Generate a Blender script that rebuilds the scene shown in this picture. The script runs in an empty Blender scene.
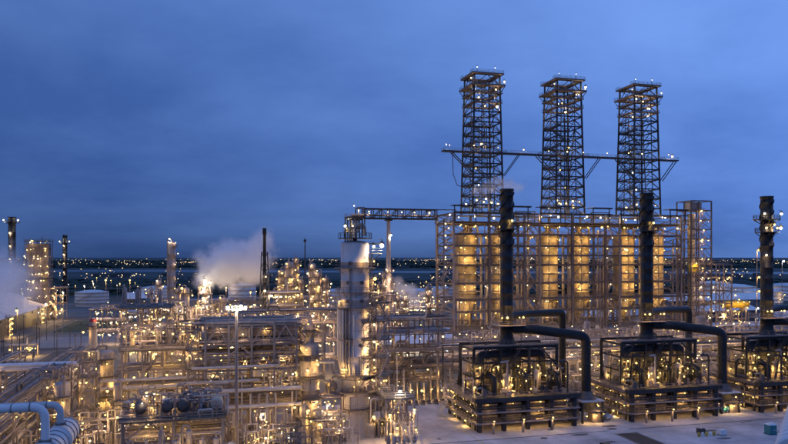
import bpy, bmesh, math, random
from mathutils import Vector, Matrix
R = math.radians
rng = random.Random(11)
scn = bpy.context.scene
col = scn.collection

# ---------------------------------------------------------------- camera
# World axes follow the plant grid; the camera is yawed 15 degrees against it.
F, HOR, CH, YAW = 682.0, 257.0, 40.0, R(15)
cam_d = bpy.data.cameras.new('camera')
cam = bpy.data.objects.new('camera', cam_d); col.objects.link(cam)
cam.location = (0, 0, CH); cam.rotation_euler = (R(90), 0, -YAW)
cam_d.sensor_width = 36; cam_d.lens = 36 * F / 788; cam_d.shift_y = (HOR - 222) / 788
cam_d.clip_start = 0.5; cam_d.clip_end = 60000
scn.camera = cam

# ---------------------------------------------------------------- world, sun, exposure
SUN_EL, SUN_AZ = R(2), R(60)
world = bpy.data.worlds.new('World'); scn.world = world; world.use_nodes = True
wn = world.node_tree.nodes; wl = world.node_tree.links
wn.clear()
def N(t, **k):
    n = wn.new(t)
    for a, b in k.items(): setattr(n, a, b)
    return n
sky = N('ShaderNodeTexSky', sky_type='NISHITA'); sky.sun_disc = False
sky.sun_elevation = SUN_EL; sky.sun_rotation = SUN_AZ
sky.air_density = 1.6; sky.dust_density = 0.3; sky.ozone_density = 6.0
tc = N('ShaderNodeTexCoord')
sep = N('ShaderNodeSeparateXYZ'); wl.new(tc.outputs['Generated'], sep.inputs[0])
mx = N('ShaderNodeMath', operation='MAXIMUM'); wl.new(sep.outputs['Z'], mx.inputs[0]); mx.inputs[1].default_value = 0.0
ad = N('ShaderNodeMath', operation='ADD'); wl.new(mx.outputs[0], ad.inputs[0]); ad.inputs[1].default_value = 0.22
dx = N('ShaderNodeMath', operation='DIVIDE'); wl.new(sep.outputs['X'], dx.inputs[0]); wl.new(ad.outputs[0], dx.inputs[1])
dy = N('ShaderNodeMath', operation='DIVIDE'); wl.new(sep.outputs['Y'], dy.inputs[0]); wl.new(ad.outputs[0], dy.inputs[1])
cmb = N('ShaderNodeCombineXYZ'); wl.new(dx.outputs[0], cmb.inputs[0]); wl.new(dy.outputs[0], cmb.inputs[1])
nz = N('ShaderNodeTexNoise'); nz.inputs['Scale'].default_value = 0.62; nz.inputs['Detail'].default_value = 6
nz.inputs['Roughness'].default_value = 0.58; nz.inputs['Distortion'].default_value = 0.15
cof = N('ShaderNodeVectorMath', operation='ADD'); cof.inputs[1].default_value = (-11.8, 17.6, 6.2); wl.new(cmb.outputs[0], cof.inputs[0])
wl.new(cof.outputs[0], nz.inputs['Vector'])
rp = N('ShaderNodeValToRGB')                                   # the even cloud deck, thin and thick
rp.color_ramp.elements[0].position = 0.30; rp.color_ramp.elements[0].color = (0.048, 0.116, 0.365, 1)
rp.color_ramp.elements[1].position = 0.68; rp.color_ramp.elements[1].color = (0.120, 0.236, 0.590, 1)
wl.new(nz.outputs['Fac'], rp.inputs[0])
bw = N('ShaderNodeRGBToBW'); wl.new(sky.outputs[0], bw.inputs[0])
flat = N('ShaderNodeMix', data_type='FLOAT'); flat.inputs[0].default_value = 0.5     # cloud evens out the clear sky
wl.new(bw.outputs[0], flat.inputs[2]); flat.inputs[3].default_value = 0.25
cie = N('ShaderNodeMath', operation='MULTIPLY_ADD'); wl.new(mx.outputs[0], cie.inputs[0]); cie.inputs[1].default_value = 30.0; cie.inputs[2].default_value = 16.5   # overcast sky: brighter overhead
amp = N('ShaderNodeMath', operation='MULTIPLY'); wl.new(flat.outputs[0], amp.inputs[0]); wl.new(cie.outputs[0], amp.inputs[1])
mulc = N('ShaderNodeVectorMath', operation='SCALE'); wl.new(rp.outputs[0], mulc.inputs[0]); wl.new(amp.outputs[0], mulc.inputs['Scale'])
bg = N('ShaderNodeBackground'); bg.inputs['Strength'].default_value = 0.15
wl.new(mulc.outputs[0], bg.inputs['Color'])
out = N('ShaderNodeOutputWorld'); wl.new(bg.outputs[0], out.inputs['Surface'])

sl = bpy.data.lights.new('sun', 'SUN'); sl.energy = 0.03; sl.angle = R(30); sl.color = (0.75, 0.82, 1.0)
so = bpy.data.objects.new('sun', sl); col.objects.link(so)
so.rotation_euler = (R(70), 0, R(-30))

vs = scn.view_settings
vs.view_transform = 'Standard'; vs.look = 'None'; vs.gamma = 1.0; vs.exposure = 0.14; vs.use_curve_mapping = False
cy = scn.cycles
cy.use_denoising = True; cy.denoiser = 'OPENIMAGEDENOISE'; cy.denoising_prefilter = 'ACCURATE'
cy.max_bounces = 12; cy.diffuse_bounces = 2; cy.glossy_bounces = 2; cy.transmission_bounces = 2; cy.volume_bounces = 12
cy.sample_clamp_indirect = 2.0; cy.use_light_tree = True; cy.caustics_reflective = False; cy.caustics_refractive = False
cy.volume_step_rate = 3.0

# ---------------------------------------------------------------- photo pixel -> grid helpers
S15, C15 = math.sin(YAW), math.cos(YAW)
def W(px, d):
    X = (px - 394) / F * d
    return (X * C15 + d * S15, -X * S15 + d * C15)
def GX(px, y):                       # grid x where the sight line of column px crosses depth y
    return y * math.tan(YAW + math.atan((px - 394) / F))
def dep(x, y): return x * S15 + y * C15
def ZP(py, x, y): return CH - (py - HOR) / F * dep(x, y)
def GD(px, py, z=0.0):               # point on the level z
    return W(px, (CH - z) * F / (py - HOR))

# ---------------------------------------------------------------- materials
M = {}
def mat(name, c, rough=0.6, metal=0.0, var=0.25, scale=0.5, streak=True, bump=0.0, tint=None):
    m = bpy.data.materials.new(name); m.use_nodes = True
    nt = m.node_tree; n = nt.nodes; l = nt.links
    p = n['Principled BSDF']
    geo = n.new('ShaderNodeNewGeometry')
    mp = n.new('ShaderNodeMapping'); mp.inputs['Scale'].default_value = (1, 1, 0.22 if streak else 1)
    l.new(geo.outputs['Position'], mp.inputs[0])
    t = n.new('ShaderNodeTexNoise'); t.inputs['Scale'].default_value = scale; t.inputs['Detail'].default_value = 7
    t.inputs['Roughness'].default_value = 0.65
    l.new(mp.outputs[0], t.inputs['Vector'])
    oi = n.new('ShaderNodeObjectInfo')
    r = n.new('ShaderNodeValToRGB')
    r.color_ramp.elements[0].position = 0.3; r.color_ramp.elements[1].position = 0.7
    lo = tint if tint else tuple(v * (1 - var * 1.6) for v in c)
    r.color_ramp.elements[0].color = (*[max(v, 0.004) for v in lo], 1)
    r.color_ramp.elements[1].color = (*[min(v * (1 + var), 0.9) for v in c], 1)
    l.new(t.outputs['Fac'], r.inputs[0])
    hs = n.new('ShaderNodeHueSaturation')
    mr = n.new('ShaderNodeMapRange'); mr.inputs['To Min'].default_value = 0.78; mr.inputs['To Max'].default_value = 1.18
    l.new(oi.outputs['Random'], mr.inputs[0]); l.new(mr.outputs[0], hs.inputs['Value'])
    l.new(r.outputs[0], hs.inputs['Color'])
    l.new(hs.outputs[0], p.inputs['Base Color'])
    p.inputs['Roughness'].default_value = rough; p.inputs['Metallic'].default_value = metal
    if bump:
        b = n.new('ShaderNodeBump'); b.inputs['Strength'].default_value = bump; b.inputs['Distance'].default_value = 0.05
        t2 = n.new('ShaderNodeTexNoise'); t2.inputs['Scale'].default_value = 6; t2.inputs['Detail'].default_value = 5
        l.new(geo.outputs['Position'], t2.inputs['Vector']); l.new(t2.outputs['Fac'], b.inputs['Height'])
        l.new(b.outputs[0], p.inputs['Normal'])
    M[name] = m; return m
def emis(name, c, s):
    m = bpy.data.materials.new(name); m.use_nodes = True
    n = m.node_tree.nodes; l = m.node_tree.links; n.clear()
    e = n.new('ShaderNodeEmission'); e.inputs[0].default_value = (*c, 1); e.inputs[1].default_value = s
    o = n.new('ShaderNodeOutputMaterial'); l.new(e.outputs[0], o.inputs[0]); M[name] = m; m.cycles.emission_sampling = 'NONE'   # globes glow; their lamp_light does the lighting
mat('galv', (0.31, 0.255, 0.235), 0.5, 0.15, 0.25, 0.8)
mat('steel', (0.22, 0.175, 0.155), 0.55, 0.1, 0.3, 0.8)
mat('dsteel', (0.055, 0.055, 0.062), 0.5, 0.1, 0.3, 0.8)
mat('black', (0.014, 0.014, 0.016), 0.55, 0.0, 0.4, 0.5)
mat('heater', (0.035, 0.032, 0.032), 0.6, 0.0, 0.4, 0.6)
mat('alum', (0.52, 0.50, 0.49), 0.38, 0.45, 0.15, 0.35, tint=(0.34, 0.31, 0.29))
mat('clad', (0.42, 0.365, 0.345), 0.55, 0.05, 0.15, 0.3, tint=(0.24, 0.19, 0.17))
mat('drum', (0.50, 0.42, 0.33), 0.6, 0.1, 0.2, 0.3, tint=(0.30, 0.23, 0.17))
mat('tower', (0.62, 0.55, 0.54), 0.75, 0.0, 0.12, 0.3, tint=(0.44, 0.37, 0.34))
mat('pipe', (0.30, 0.25, 0.235), 0.45, 0.1, 0.2, 0.6)
mat('pipe_dark', (0.14, 0.115, 0.105), 0.5, 0.2, 0.3, 0.6)
mat('pipe_pale', (0.54, 0.48, 0.46), 0.4, 0.1, 0.15, 0.6)
mat('concrete', (0.27, 0.235, 0.215), 0.85, 0, 0.2, 0.4, True, 0.3)
mat('rust', (0.26, 0.19, 0.15), 0.75, 0, 0.3, 0.6)
mat('grate', (0.18, 0.155, 0.14), 0.6, 0.3, 0.25, 1.0, False)
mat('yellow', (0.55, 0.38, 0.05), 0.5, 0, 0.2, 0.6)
mat('white', (0.72, 0.71, 0.70), 0.5, 0, 0.12, 0.3)
mat('bluewhite', (0.82, 0.73, 0.69), 0.5, 0.0, 0.12, 0.2)
mat('teal', (0.03, 0.22, 0.24), 0.45, 0, 0.1, 0.6)
mat('red', (0.45, 0.04, 0.03), 0.5, 0, 0.1, 0.6)
mat('rubber', (0.02, 0.02, 0.02), 0.8, 0, 0.2, 1)
mat('glass', (0.02, 0.025, 0.03), 0.08, 0, 0.1, 1)
mat('carpaint', (0.03, 0.035, 0.05), 0.3, 0.2, 0.1, 1)
mat('slab', (0.60, 0.53, 0.51), 0.8, 0, 0.30, 0.09, False, 0.25)
mat('asphalt', (0.06, 0.06, 0.062), 0.75, 0, 0.3, 0.3, False, 0.4)
mat('ground', (0.16, 0.145, 0.13), 0.9, 0, 0.35, 0.03, False, 0.3)
mat('soil', (0.05, 0.055, 0.045), 0.95, 0, 0.4, 0.006, False)
mat('grass', (0.035, 0.06, 0.025), 0.95, 0, 0.4, 0.1, False, 0.4)
mat('wood', (0.022, 0.035, 0.022), 0.95, 0, 0.4, 0.02, False)
mat('water', (0.03, 0.04, 0.06), 0.35, 0.0, 0.1, 0.02, False)
mat('farwall', (0.14, 0.14, 0.15), 0.8, 0, 0.3, 0.02)
emis('gold', (1.0, 0.72, 0.22), 3.2)
emis('warm', (1.0, 0.80, 0.40), 3.4)
emis('white_l', (1.0, 0.92, 0.72), 4.0)
emis('cold', (0.86, 0.95, 1.0), 4.0)
emis('far_l', (1.0, 0.74, 0.42), 1.6)
LCOL = {'gold': (1.0, 0.60, 0.17), 'warm': (1.0, 0.66, 0.38), 'white_l': (1.0, 0.82, 0.55), 'cold': (0.82, 0.93, 1.0)}
LPOW = 370.0

# ---------------------------------------------------------------- mesh helpers
def base(p):
    v = Vector((0, 0, 0))
    while p is not None:
        v += p.location; p = p.parent
    return v
class MB:
    """collects shapes given in world coordinates; build() links them as ONE mesh object"""
    def __init__(s): s.v = []; s.f = []; s.mi = []; s.sm = []; s.m = 0
    def add(s, vs, fs, smooth=False):
        o = len(s.v); s.v += [tuple(v) for v in vs]
        for f in fs: s.f.append(tuple(i + o for i in f)); s.mi.append(s.m); s.sm.append(smooth)
        return s
    def box(s, x0, x1, y0, y1, z0, z1):
        return s.add([(x0,y0,z0),(x1,y0,z0),(x1,y1,z0),(x0,y1,z0),(x0,y0,z1),(x1,y0,z1),(x1,y1,z1),(x0,y1,z1)],
              [(3,2,1,0),(4,5,6,7),(0,1,5,4),(1,2,6,5),(2,3,7,6),(3,0,4,7)])
    def bar(s, a, b, w, h=None):
        h = h or w; a = Vector(a); b = Vector(b); t = (b - a).normalized()
        up = Vector((0, 0, 1)) if abs(t.z) < 0.95 else Vector((0, 1, 0))
        u = t.cross(up).normalized() * (w / 2); n = u.cross(t).normalized() * (h / 2)
        vs = [p + u * i + n * j for p in (a, b) for i, j in ((-1,-1),(1,-1),(1,1),(-1,1))]
        return s.add(vs, [(0,1,2,3),(7,6,5,4),(0,4,5,1),(1,5,6,2),(2,6,7,3),(3,7,4,0)])
    def tube(s, pts, r, seg=10, cap=True, bend=None):
        pts = [Vector(p) for p in pts]
        if bend and len(pts) > 2:
            q = [pts[0]]
            for i in range(1, len(pts) - 1):
                a, b, c = pts[i-1], pts[i], pts[i+1]
                k = min(bend, (a-b).length * .49, (c-b).length * .49)
                p0 = b + (a-b).normalized() * k; p1 = b + (c-b).normalized() * k
                for j in range(6):
                    t = j / 5; q.append(p0 * (1-t)**2 + b * 2*t*(1-t) + p1 * t*t)
            q.append(pts[-1]); pts = q
        n = len(pts); rs = r if isinstance(r, (list, tuple)) else [r] * n
        T0 = (pts[1] - pts[0]).normalized()
        u = T0.cross(Vector((0,0,1)) if abs(T0.z) < 0.95 else Vector((0,1,0))).normalized()
        vs = []
        for i in range(n):
            t = ((pts[min(i+1, n-1)] - pts[i]).normalized() + (pts[i] - pts[max(i-1, 0)]).normalized()).normalized()
            u = (u - t * u.dot(t)).normalized(); w = t.cross(u)
            for k in range(seg):
                a = 2 * math.pi * k / seg; vs.append(pts[i] + (u * math.cos(a) + w * math.sin(a)) * rs[i])
        fs = [(i*seg+k, i*seg+(k+1) % seg, (i+1)*seg+(k+1) % seg, (i+1)*seg+k) for i in range(n-1) for k in range(seg)]
        s.add(vs, fs, True)
        if cap: s.add(vs[:seg], [tuple(range(seg))[::-1]]); s.add(vs[-seg:], [tuple(range(seg))])
        return s
    def lathe(s, c, prof, seg=24, axis='z', smooth=True):
        c = Vector(c); vs = []
        for r, h in prof:
            for k in range(seg):
                a = 2 * math.pi * k / seg; p, q = r * math.cos(a), r * math.sin(a)
                vs.append(c + (Vector((p, q, h)) if axis == 'z' else Vector((h, p, q)) if axis == 'x' else Vector((q, h, p))))
        n = len(prof)
        s.add(vs, [(i*seg+k, i*seg+(k+1) % seg, (i+1)*seg+(k+1) % seg, (i+1)*seg+k) for i in range(n-1) for k in range(seg)], smooth)
        for i, rv in ((0, True), (n-1, False)):
            if prof[i][0] > 0.01:
                rg = list(range(seg)); s.add(vs[i*seg:(i+1)*seg], [tuple(rg[::-1] if rv else rg)])
        return s
    def build(s, name, mats, parent=None, kind=None, loc=None):
        if not isinstance(mats, (list, tuple)): mats = [mats]
        L = base(parent) if parent else Vector(loc) if loc else Vector((0, 0, 0))
        me = bpy.data.meshes.new(name)
        me.from_pydata([(x - L.x, y - L.y, z - L.z) for x, y, z in s.v], [], s.f)
        for m in mats: me.materials.append(M[m])
        me.polygons.foreach_set('material_index', s.mi); me.polygons.foreach_set('use_smooth', s.sm)
        me.update()
        o = bpy.data.objects.new(name, me); col.objects.link(o)
        if parent: o.parent = parent
        elif loc: o.location = loc
        if kind: o['kind'] = kind
        return o
def tag(o, label, cat, group=None, kind=None):
    o['label'] = label; o['category'] = cat
    if group: o['group'] = group
    if kind: o['kind'] = kind
    return o
def thing(name, label, cat, loc, group=None):
    o = bpy.data.objects.new(name, None); col.objects.link(o); o.location = loc; o.empty_display_size = 0.5
    return tag(o, label, cat, group)
def copy_tree(o, parent=None):
    c = o.copy(); col.objects.link(c); c.parent = parent
    for ch in list(o.children): copy_tree(ch, c)
    return c
UNIT = {}
def unit(shape, m):
    k = (shape, m)
    if k in UNIT: return UNIT[k]
    b = MB()
    if shape == 'bar': b.box(-.5, .5, -.5, .5, 0, 1)
    elif shape == 'ibeam':
        p = [(-.5,-.5),(.5,-.5),(.5,-.36),(.09,-.36),(.09,.36),(.5,.36),(.5,.5),(-.5,.5),(-.5,.36),(-.09,.36),(-.09,-.36),(-.5,-.36)]
        b.add([(x, y, z) for z in (0, 1) for x, y in p], [(i, (i+1) % 12, 12+(i+1) % 12, 12+i) for i in range(12)])
        b.add([(x, y, z) for z in (0, 1) for x, y in p], [(0,11,10,9,8,7,6,5,4,3,2,1), tuple(range(12, 24))])
    elif shape == 'rod': b.lathe((0,0,0), [(.5, 0), (.5, 1)], 10)
    elif shape == 'angle':
        b.box(-.5, .5, -.5, -.3, 0, 1); b.box(-.5, -.3, -.3, .5, 0, 1)
    me_name = shape
    L = MB.build(b, me_name, m)
    me = L.data; bpy.data.objects.remove(L); UNIT[k] = me
    return me
def inst(name, me, Mw, parent):
    o = bpy.data.objects.new(name, me); col.objects.link(o)
    if parent: o.parent = parent; Mw = Matrix.Translation(-base(parent)) @ Mw
    o.matrix_basis = Mw
    return o
def bar(parent, name, a, b, w, m, shape='ibeam', h=None):
    a = Vector(a); b = Vector(b); d = b - a; L = d.length; t = d / L
    up = Vector((0, 0, 1)) if abs(t.z) < 0.95 else Vector((0, 1, 0))
    u = t.cross(up).normalized(); n = u.cross(t)
    Mx = Matrix((( u.x*w, n.x*(h or w), t.x*L, a.x), (u.y*w, n.y*(h or w), t.y*L, a.y), (u.z*w, n.z*(h or w), t.z*L, a.z), (0,0,0,1)))
    return inst(name, unit(shape, m), Mx, parent)
# lamps: bracket arm, hood and bulb; parts of what they are bolted to
LAMP = {}
def lamp_mesh(c):
    if c in LAMP: return LAMP[c]
    b = MB(); b.m = 0
    b.lathe((0,0,0), [(.16, .72), (.42, .40), (.42, .30)], 8, smooth=False)
    b.bar((0, 0, .55), (0, .0, 1.0), .09); b.bar((0, 0, .96), (0, .7, .96), .09)
    b.m = 1
    bm = bmesh.new(); bmesh.ops.create_icosphere(bm, subdivisions=1, radius=0.36)
    bm.verts.ensure_lookup_table()
    b.add([v.co.copy() for v in bm.verts], [[v.index for v in f.verts] for f in bm.faces], True); bm.free()
    o = b.build('lamp', ['steel', c]); LAMP[c] = o.data; bpy.data.objects.remove(o)
    return LAMP[c]
LDAT = {}; rlmp = random.Random(99)
def lamp(parent, p, c='warm', s=1.0, rz=0.0, boost=1.0):
    s *= rlmp.choice((.6, .7, .8, .95, 1.0, 1.0, 1.15, 1.4)); rz = rlmp.uniform(-1.2, 1.2)
    k = (c, max(1, round(s * s * 10 * boost)))                          # its own light, just below the globe
    if k not in LDAT:
        l = bpy.data.lights.new('lamp_light', 'POINT'); l.color = LCOL[c]; l.energy = LPOW * k[1] / 10; l.shadow_soft_size = .3; l.cycles.use_multiple_importance_sampling = False; LDAT[k] = l
    lo = bpy.data.objects.new('lamp_light', LDAT[k]); col.objects.link(lo); lo.parent = parent
    lo.location = Vector(p) + Vector((0, 0, -.75 * s)) - (base(parent) if parent else Vector())
    return inst('lamp', lamp_mesh(c), Matrix.Translation(p) @ Matrix.Rotation(rz, 4, 'Z') @ Matrix.Scale(s, 4), parent)
def rail_mb(b, pts, closed=False, h=1.1, w=0.07, post=2.2):
    n = len(pts); rng_ = range(n if closed else n - 1)
    for i in rng_:
        a = Vector(pts[i]); c = Vector(pts[(i+1) % n]); L = (c - a).length
        if L < .05: continue
        for z in (h, h * .55): b.bar(a + Vector((0,0,z)), c + Vector((0,0,z)), w)
        k = max(1, int(L / post))
        for j in range(k + 1):
            q = a.lerp(c, j / k); b.bar(q, q + Vector((0, 0, h)), w)
    return b
def deck(root, x0, x1, y0, y1, z, m='grate', rail=True, rm='galv', t=0.22, name='deck'):
    o = inst(name, unit('bar', m), Matrix.Translation(((x0+x1)/2, (y0+y1)/2, z - t)) @ Matrix.Diagonal((x1-x0, y1-y0, t, 1)), root)
    if rail:
        e = .08
        rail_mb(MB(), [(x0+e,y0+e,z),(x1-e,y0+e,z),(x1-e,y1-e,z),(x0+e,y1-e,z)], True).build('handrail', rm, root)
    return o
def ring(root, c, r0, r1, z, a0=0, a1=360, m='grate', rm='galv', rail=True, gus=True):
    k = max(6, int((a1 - a0) / 20)); b = MB(); A = [R(a0 + (a1-a0) * i / k) for i in range(k + 1)]
    vs = []
    for a in A:
        for r, zz in ((r0, z), (r1, z), (r1, z - .2), (r0, z - .2)): vs.append((c[0] + r*math.cos(a), c[1] + r*math.sin(a), zz))
    fs = [(4*i+j, 4*i+(j+1) % 4, 4*i+4+(j+1) % 4, 4*i+4+j) for i in range(k) for j in range(4)]
    b.add(vs, fs)
    if a1 - a0 < 360: b.add(vs[:4], [(0,1,2,3)]); b.add(vs[-4:], [(3,2,1,0)])
    if gus:
        for a in A[::2]:
            p = lambda r, zz: (c[0] + r*math.cos(a), c[1] + r*math.sin(a), zz)
            b.bar(p(r0, z - 1.3), p(r1 - .1, z - .2), .12)
    o = b.build('platform', m, root)
    if rail:
        pts = [(c[0] + (r1-.08)*math.cos(a), c[1] + (r1-.08)*math.sin(a), z) for a in A]
        rail_mb(MB(), pts[:-1] if a1-a0 >= 360 else pts, a1-a0 >= 360).build('handrail', rm, root)
    return o
def pipe(root, pts, r, m='pipe', bend=None, seg=10, name='pipe'):
    return MB().tube(pts, r, seg, True, bend if bend is not None else r * 2.5).build(name, m, root)
def spipe(root, a, b, r, m='pipe'):
    return bar(root, 'pipe', a, b, 2*r, m, 'rod')
def stair(root, a, b, w=1.0, m='galv', name='stair'):
    a = Vector(a); b = Vector(b); d = b - a; h = Vector((d.x, d.y, 0)).normalized(); s = Vector((-h.y, h.x, 0)) * (w/2)
    mb = MB()
    for k in (-1, 1):
        mb.bar(a + s*k, b + s*k, .1, .28)
        for z in (1.0,): mb.bar(a + s*k + Vector((0,0,z)), b + s*k + Vector((0,0,z)), .07)
    n = max(3, int(abs(d.z) / .45))
    for i in range(1, n):
        p = a.lerp(b, i / n); mb.bar(p - s, p + s, .28, .06)
    return mb.build(name, m, root)
def ladder(root, x, y, z0, z1, m='galv'):
    b = MB()
    for k in (-.25, .25): b.bar((x + k, y, z0), (x + k, y, z1), .07)
    for i in range(int((z1 - z0) / .6)): b.bar((x - .25, y, z0 + .6*i), (x + .25, y, z0 + .6*i), .05)
    for i in range(int((z1 - z0) / 2.4)):
        z = z0 + 2.2 + 2.4 * i
        if z < z1: b.bar((x-.35, y-.5, z), (x+.35, y-.5, z), .06); b.bar((x-.35, y-.5, z), (x-.35, y, z), .06); b.bar((x+.35, y-.5, z), (x+.35, y, z), .06)
    return b.build('ladder', m, root)
def head(r, z, up, f=0.5, n=5):
    """elliptical head profile"""
    p = [(r * math.cos(math.pi/2 * i/n), z + (1 if up else -1) * r * f * math.sin(math.pi/2 * i/n)) for i in range(n + 1)]
    p[-1] = (0.01, p[-1][1])
    return p if up else p[::-1]
def frame(root, xs, ys, zs, cw=.4, bw=.35, m='steel', z0=0.0, inner=True, brace=(), bm=None, bwid=.22, top=0.0):
    """columns, beams and chosen braces of a steel frame, each its own part"""
    for x in xs:
        for y in ys: bar(root, 'column', (x, y, z0), (x, y, zs[-1] + top), cw, m)
    for z in zs:
        for y in ys:
            for a, b in zip(xs, xs[1:]): bar(root, 'beam', (a + cw/2, y, z), (b - cw/2, y, z), bw, m)
        for i, x in enumerate(xs):
            if inner or i in (0, len(xs) - 1):
                for a, b in zip(ys, ys[1:]): bar(root, 'beam', (x, a + cw/2, z - .03), (x, b - cw/2, z - .03), bw, m)
    Z = [z0] + list(zs)
    for (axis, i, line, lev, kind) in brace:
        za, zb = Z[lev] + bw/2, Z[lev + 1] - bw/2
        if axis == 'x': a0, a1 = xs[i], xs[i+1]; P = lambda a, z: (a, ys[line], z)
        else: a0, a1 = ys[i], ys[i+1]; P = lambda a, z: (xs[line], a, z)
        bmm = bm or m; mid = (a0 + a1) / 2
        segs = {'x': ((a0,za,a1,zb),(a0,zb,a1,za)), 'v': ((a0,za,mid,zb),(a1,za,mid,zb)), '/': ((a0,za,a1,zb),), '\\': ((a0,zb,a1,za),)}[kind]
        for j, (p, q, r_, s_) in enumerate(segs):
            off = .06 * j
            A = Vector(P(p, q)); B = Vector(P(r_, s_)); o = Vector((0, off, 0)) if axis == 'x' else Vector((off, 0, 0))
            bar(root, 'brace', A + o, B + o, bwid, bmm, 'bar')
def lin(a, b, n): return [a + (b - a) * i / n for i in range(n + 1)]

# ================================================================ THE SETTING
def sheet(name, m, pts, z, kind='structure'):
    return MB().add([(x, y, z) for x, y in pts], [tuple(range(len(pts)))]).build(name, m, None, kind)
def rect(x0, x1, y0, y1): return [(x0, y0), (x1, y0), (x1, y1), (x0, y1)]
sheet('terrain', 'soil', rect(-30000, 30000, -2000, 40000), -0.012)
sheet('ground', 'ground', rect(-420, 420, -60, 640), -0.006)
sheet('yard', 'slab', rect(22, 190, 60, 182), 0.0)
sheet('plant_floor', 'concrete', rect(-34, 21.9, 100, 182), 0.0)
sheet('drum_apron', 'concrete', rect(80, 240, 240, 310), 0.0)
# roads with kerbs
def road(x0, x1, y0, y1, kerb=True):
    sheet('road', 'asphalt', rect(x0, x1, y0, y1), 0.006)
    if kerb:
        ver = (y1 - y0) > (x1 - x0)
        for s in (0, 1):
            b = MB()
            if ver: b.box((x0, x1)[s] - .12, (x0, x1)[s] + .12, y0, y1, -0.004, .12)
            else: b.box(x0, x1, (y0, y1)[s] - .12, (y0, y1)[s] + .12, -0.004, .12)
            b.build('kerb', 'concrete', None, 'structure')
road(88.2, 93.5, 60, 136)
jb = MB()                                                     # sawn joints and drain slots in the yard
for x in [22 + 6.0 * i for i in range(1, 28)]: jb.add([(x - .03, 100, .004), (x + .03, 100, .004), (x + .03, 181, .004), (x - .03, 181, .004)], [(0,1,2,3)])
for y in [100 + 6.0 * i for i in range(1, 14)]: jb.add([(22, y - .03, .0045), (88, y - .03, .0045), (88, y + .03, .0045), (22, y + .03, .0045)], [(0,1,2,3)]); jb.add([(93.7, y - .03, .0045), (190, y - .03, .0045), (190, y + .03, .0045), (93.7, y + .03, .0045)], [(0,1,2,3)])
jb.build('yard_joints', 'concrete', None, 'structure')
for x0_, x1_ in ((24, 88), (93.7, 186)): sheet('drain', 'black', rect(x0_, x1_, 138.6, 139.0), 0.008)
for a_, y0_, y1_ in ((56.2, 128, 166), (95.6, 128, 166), (133.6, 128, 166)): sheet('painted_line', 'yellow', rect(a_ - .09, a_ + .09, y0_, y1_), 0.009)
rs_ = random.Random(2)
for k in range(16):                                             # dark oil and tyre stains with edges of their own
    x, y = rs_.uniform(40, 140), rs_.uniform(126, 143); n_ = 11; a_, b_ = rs_.uniform(.6, 3.0), rs_.uniform(.3, 1.1)
    sheet('stain', 'ground', [(x + a_ * rs_.uniform(.6, 1) * math.cos(6.283 * i / n_), y + b_ * rs_.uniform(.6, 1) * math.sin(6.283 * i / n_)) for i in range(n_)], 0.012 + .0005 * k)
road(-400, -42, 246, 255); road(-400, 86, 318, 328); road(-64, -56, 256, 317)
road(-400, 420, 470, 480); road(-90, -82, 329, 469)
sheet('pavement', 'ground', rect(-300, -65, 257, 300), 0.0)
sheet('pavement', 'concrete', rect(-81, 60, 330, 372), 0.0)
sheet('pavement', 'slab', rect(240, 420, 330, 470), 0.0)
sheet('lawn', 'grass', rect(-160, -92, 300.2, 317), 0.002)
sheet('lawn', 'grass', rect(-81.5, -45, 395, 465), 0.002)
# the river and far bank
sheet('river', 'water', [(-6000, 1980), (-300, 2000), (500, 1620), (1400, 1250), (6000, 1000), (6000, 1260), (1500, 1460), (600, 1840), (-200, 2260), (-6000, 2180)], 0.2)
# woods that read as one mass on the far bank, and the lights among them
b = MB(); rw = random.Random(3)
for i in range(5200):
    d = 2450 + 4500 * rw.random() ** 1.4 if i % 4 else 720 + 330 * rw.random()
    px = rw.uniform(-60, 850); x, y = W(px, d)
    if any(abs(y - q) < 10 for q in (475,)): continue
    # keep out of the river
    if x < 500: w0, w1 = 1880, 2320
    else: w0, w1 = 1560 - (x - 500) * .12 - 120, 1950 - (x - 500) * .13 + 60
    if w0 - 40 < y < w1 + 40: continue
    r = rw.uniform(9, 24); h = rw.uniform(6, 13) if d > 1500 else rw.uniform(4, 9)
    k = 6; a0 = rw.random() * 6
    vs = [(x + r * math.cos(a0 + 6.283 * j / k), y + r * math.sin(a0 + 6.283 * j / k), 0) for j in range(k)]
    vs += [(x + r * .8 * math.cos(a0 + .5 + 6.283 * j / k), y + r * .8 * math.sin(a0 + .5 + 6.283 * j / k), h * rw.uniform(.55, .85)) for j in range(k)] + [(x, y, h)]
    b.add(vs, [(j, (j+1) % k, k + (j+1) % k, k + j) for j in range(k)] + [(k + j, k + (j+1) % k, 2*k) for j in range(k)])
tag(b.build('far_woods', 'wood', None, 'stuff'), 'dark far woods along the river up to the horizon', 'woods')
b = MB(); rw = random.Random(5)
for c in range(110):
    d0 = rw.choice((900, 1100, 1350, 2450, 2700, 3200, 3900, 4600, 5500, 6500)) * rw.uniform(.92, 1.08); pc = rw.uniform(-20, 800)
    for i in range(rw.randint(3, 12)):
        d = d0 * rw.uniform(.98, 1.02); px = pc + rw.gauss(0, 14); x, y = W(px, d)
        s = d / 3000; h = rw.uniform(9, 17) + 3 * s
        b.m = 0; b.bar((x, y, 0), (x, y, h), .5 + .5 * s)
        if rw.random() < .35: b.box(x - 14, x + 14, y + 2, y + 14, 0, rw.uniform(5, 9))
        b.m = 1; r = (.4 + 1.0 * s) * rw.uniform(.5, 1.3)
        b.lathe((x, y, h), [(.02, -r), (r * .8, -r * .5), (r, 0), (r * .8, r * .5), (.02, r)], 6)
tag(b.build('far_town', ['farwall', 'far_l'], None, 'stuff'), 'low far town with scattered lights toward the horizon', 'town')

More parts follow.
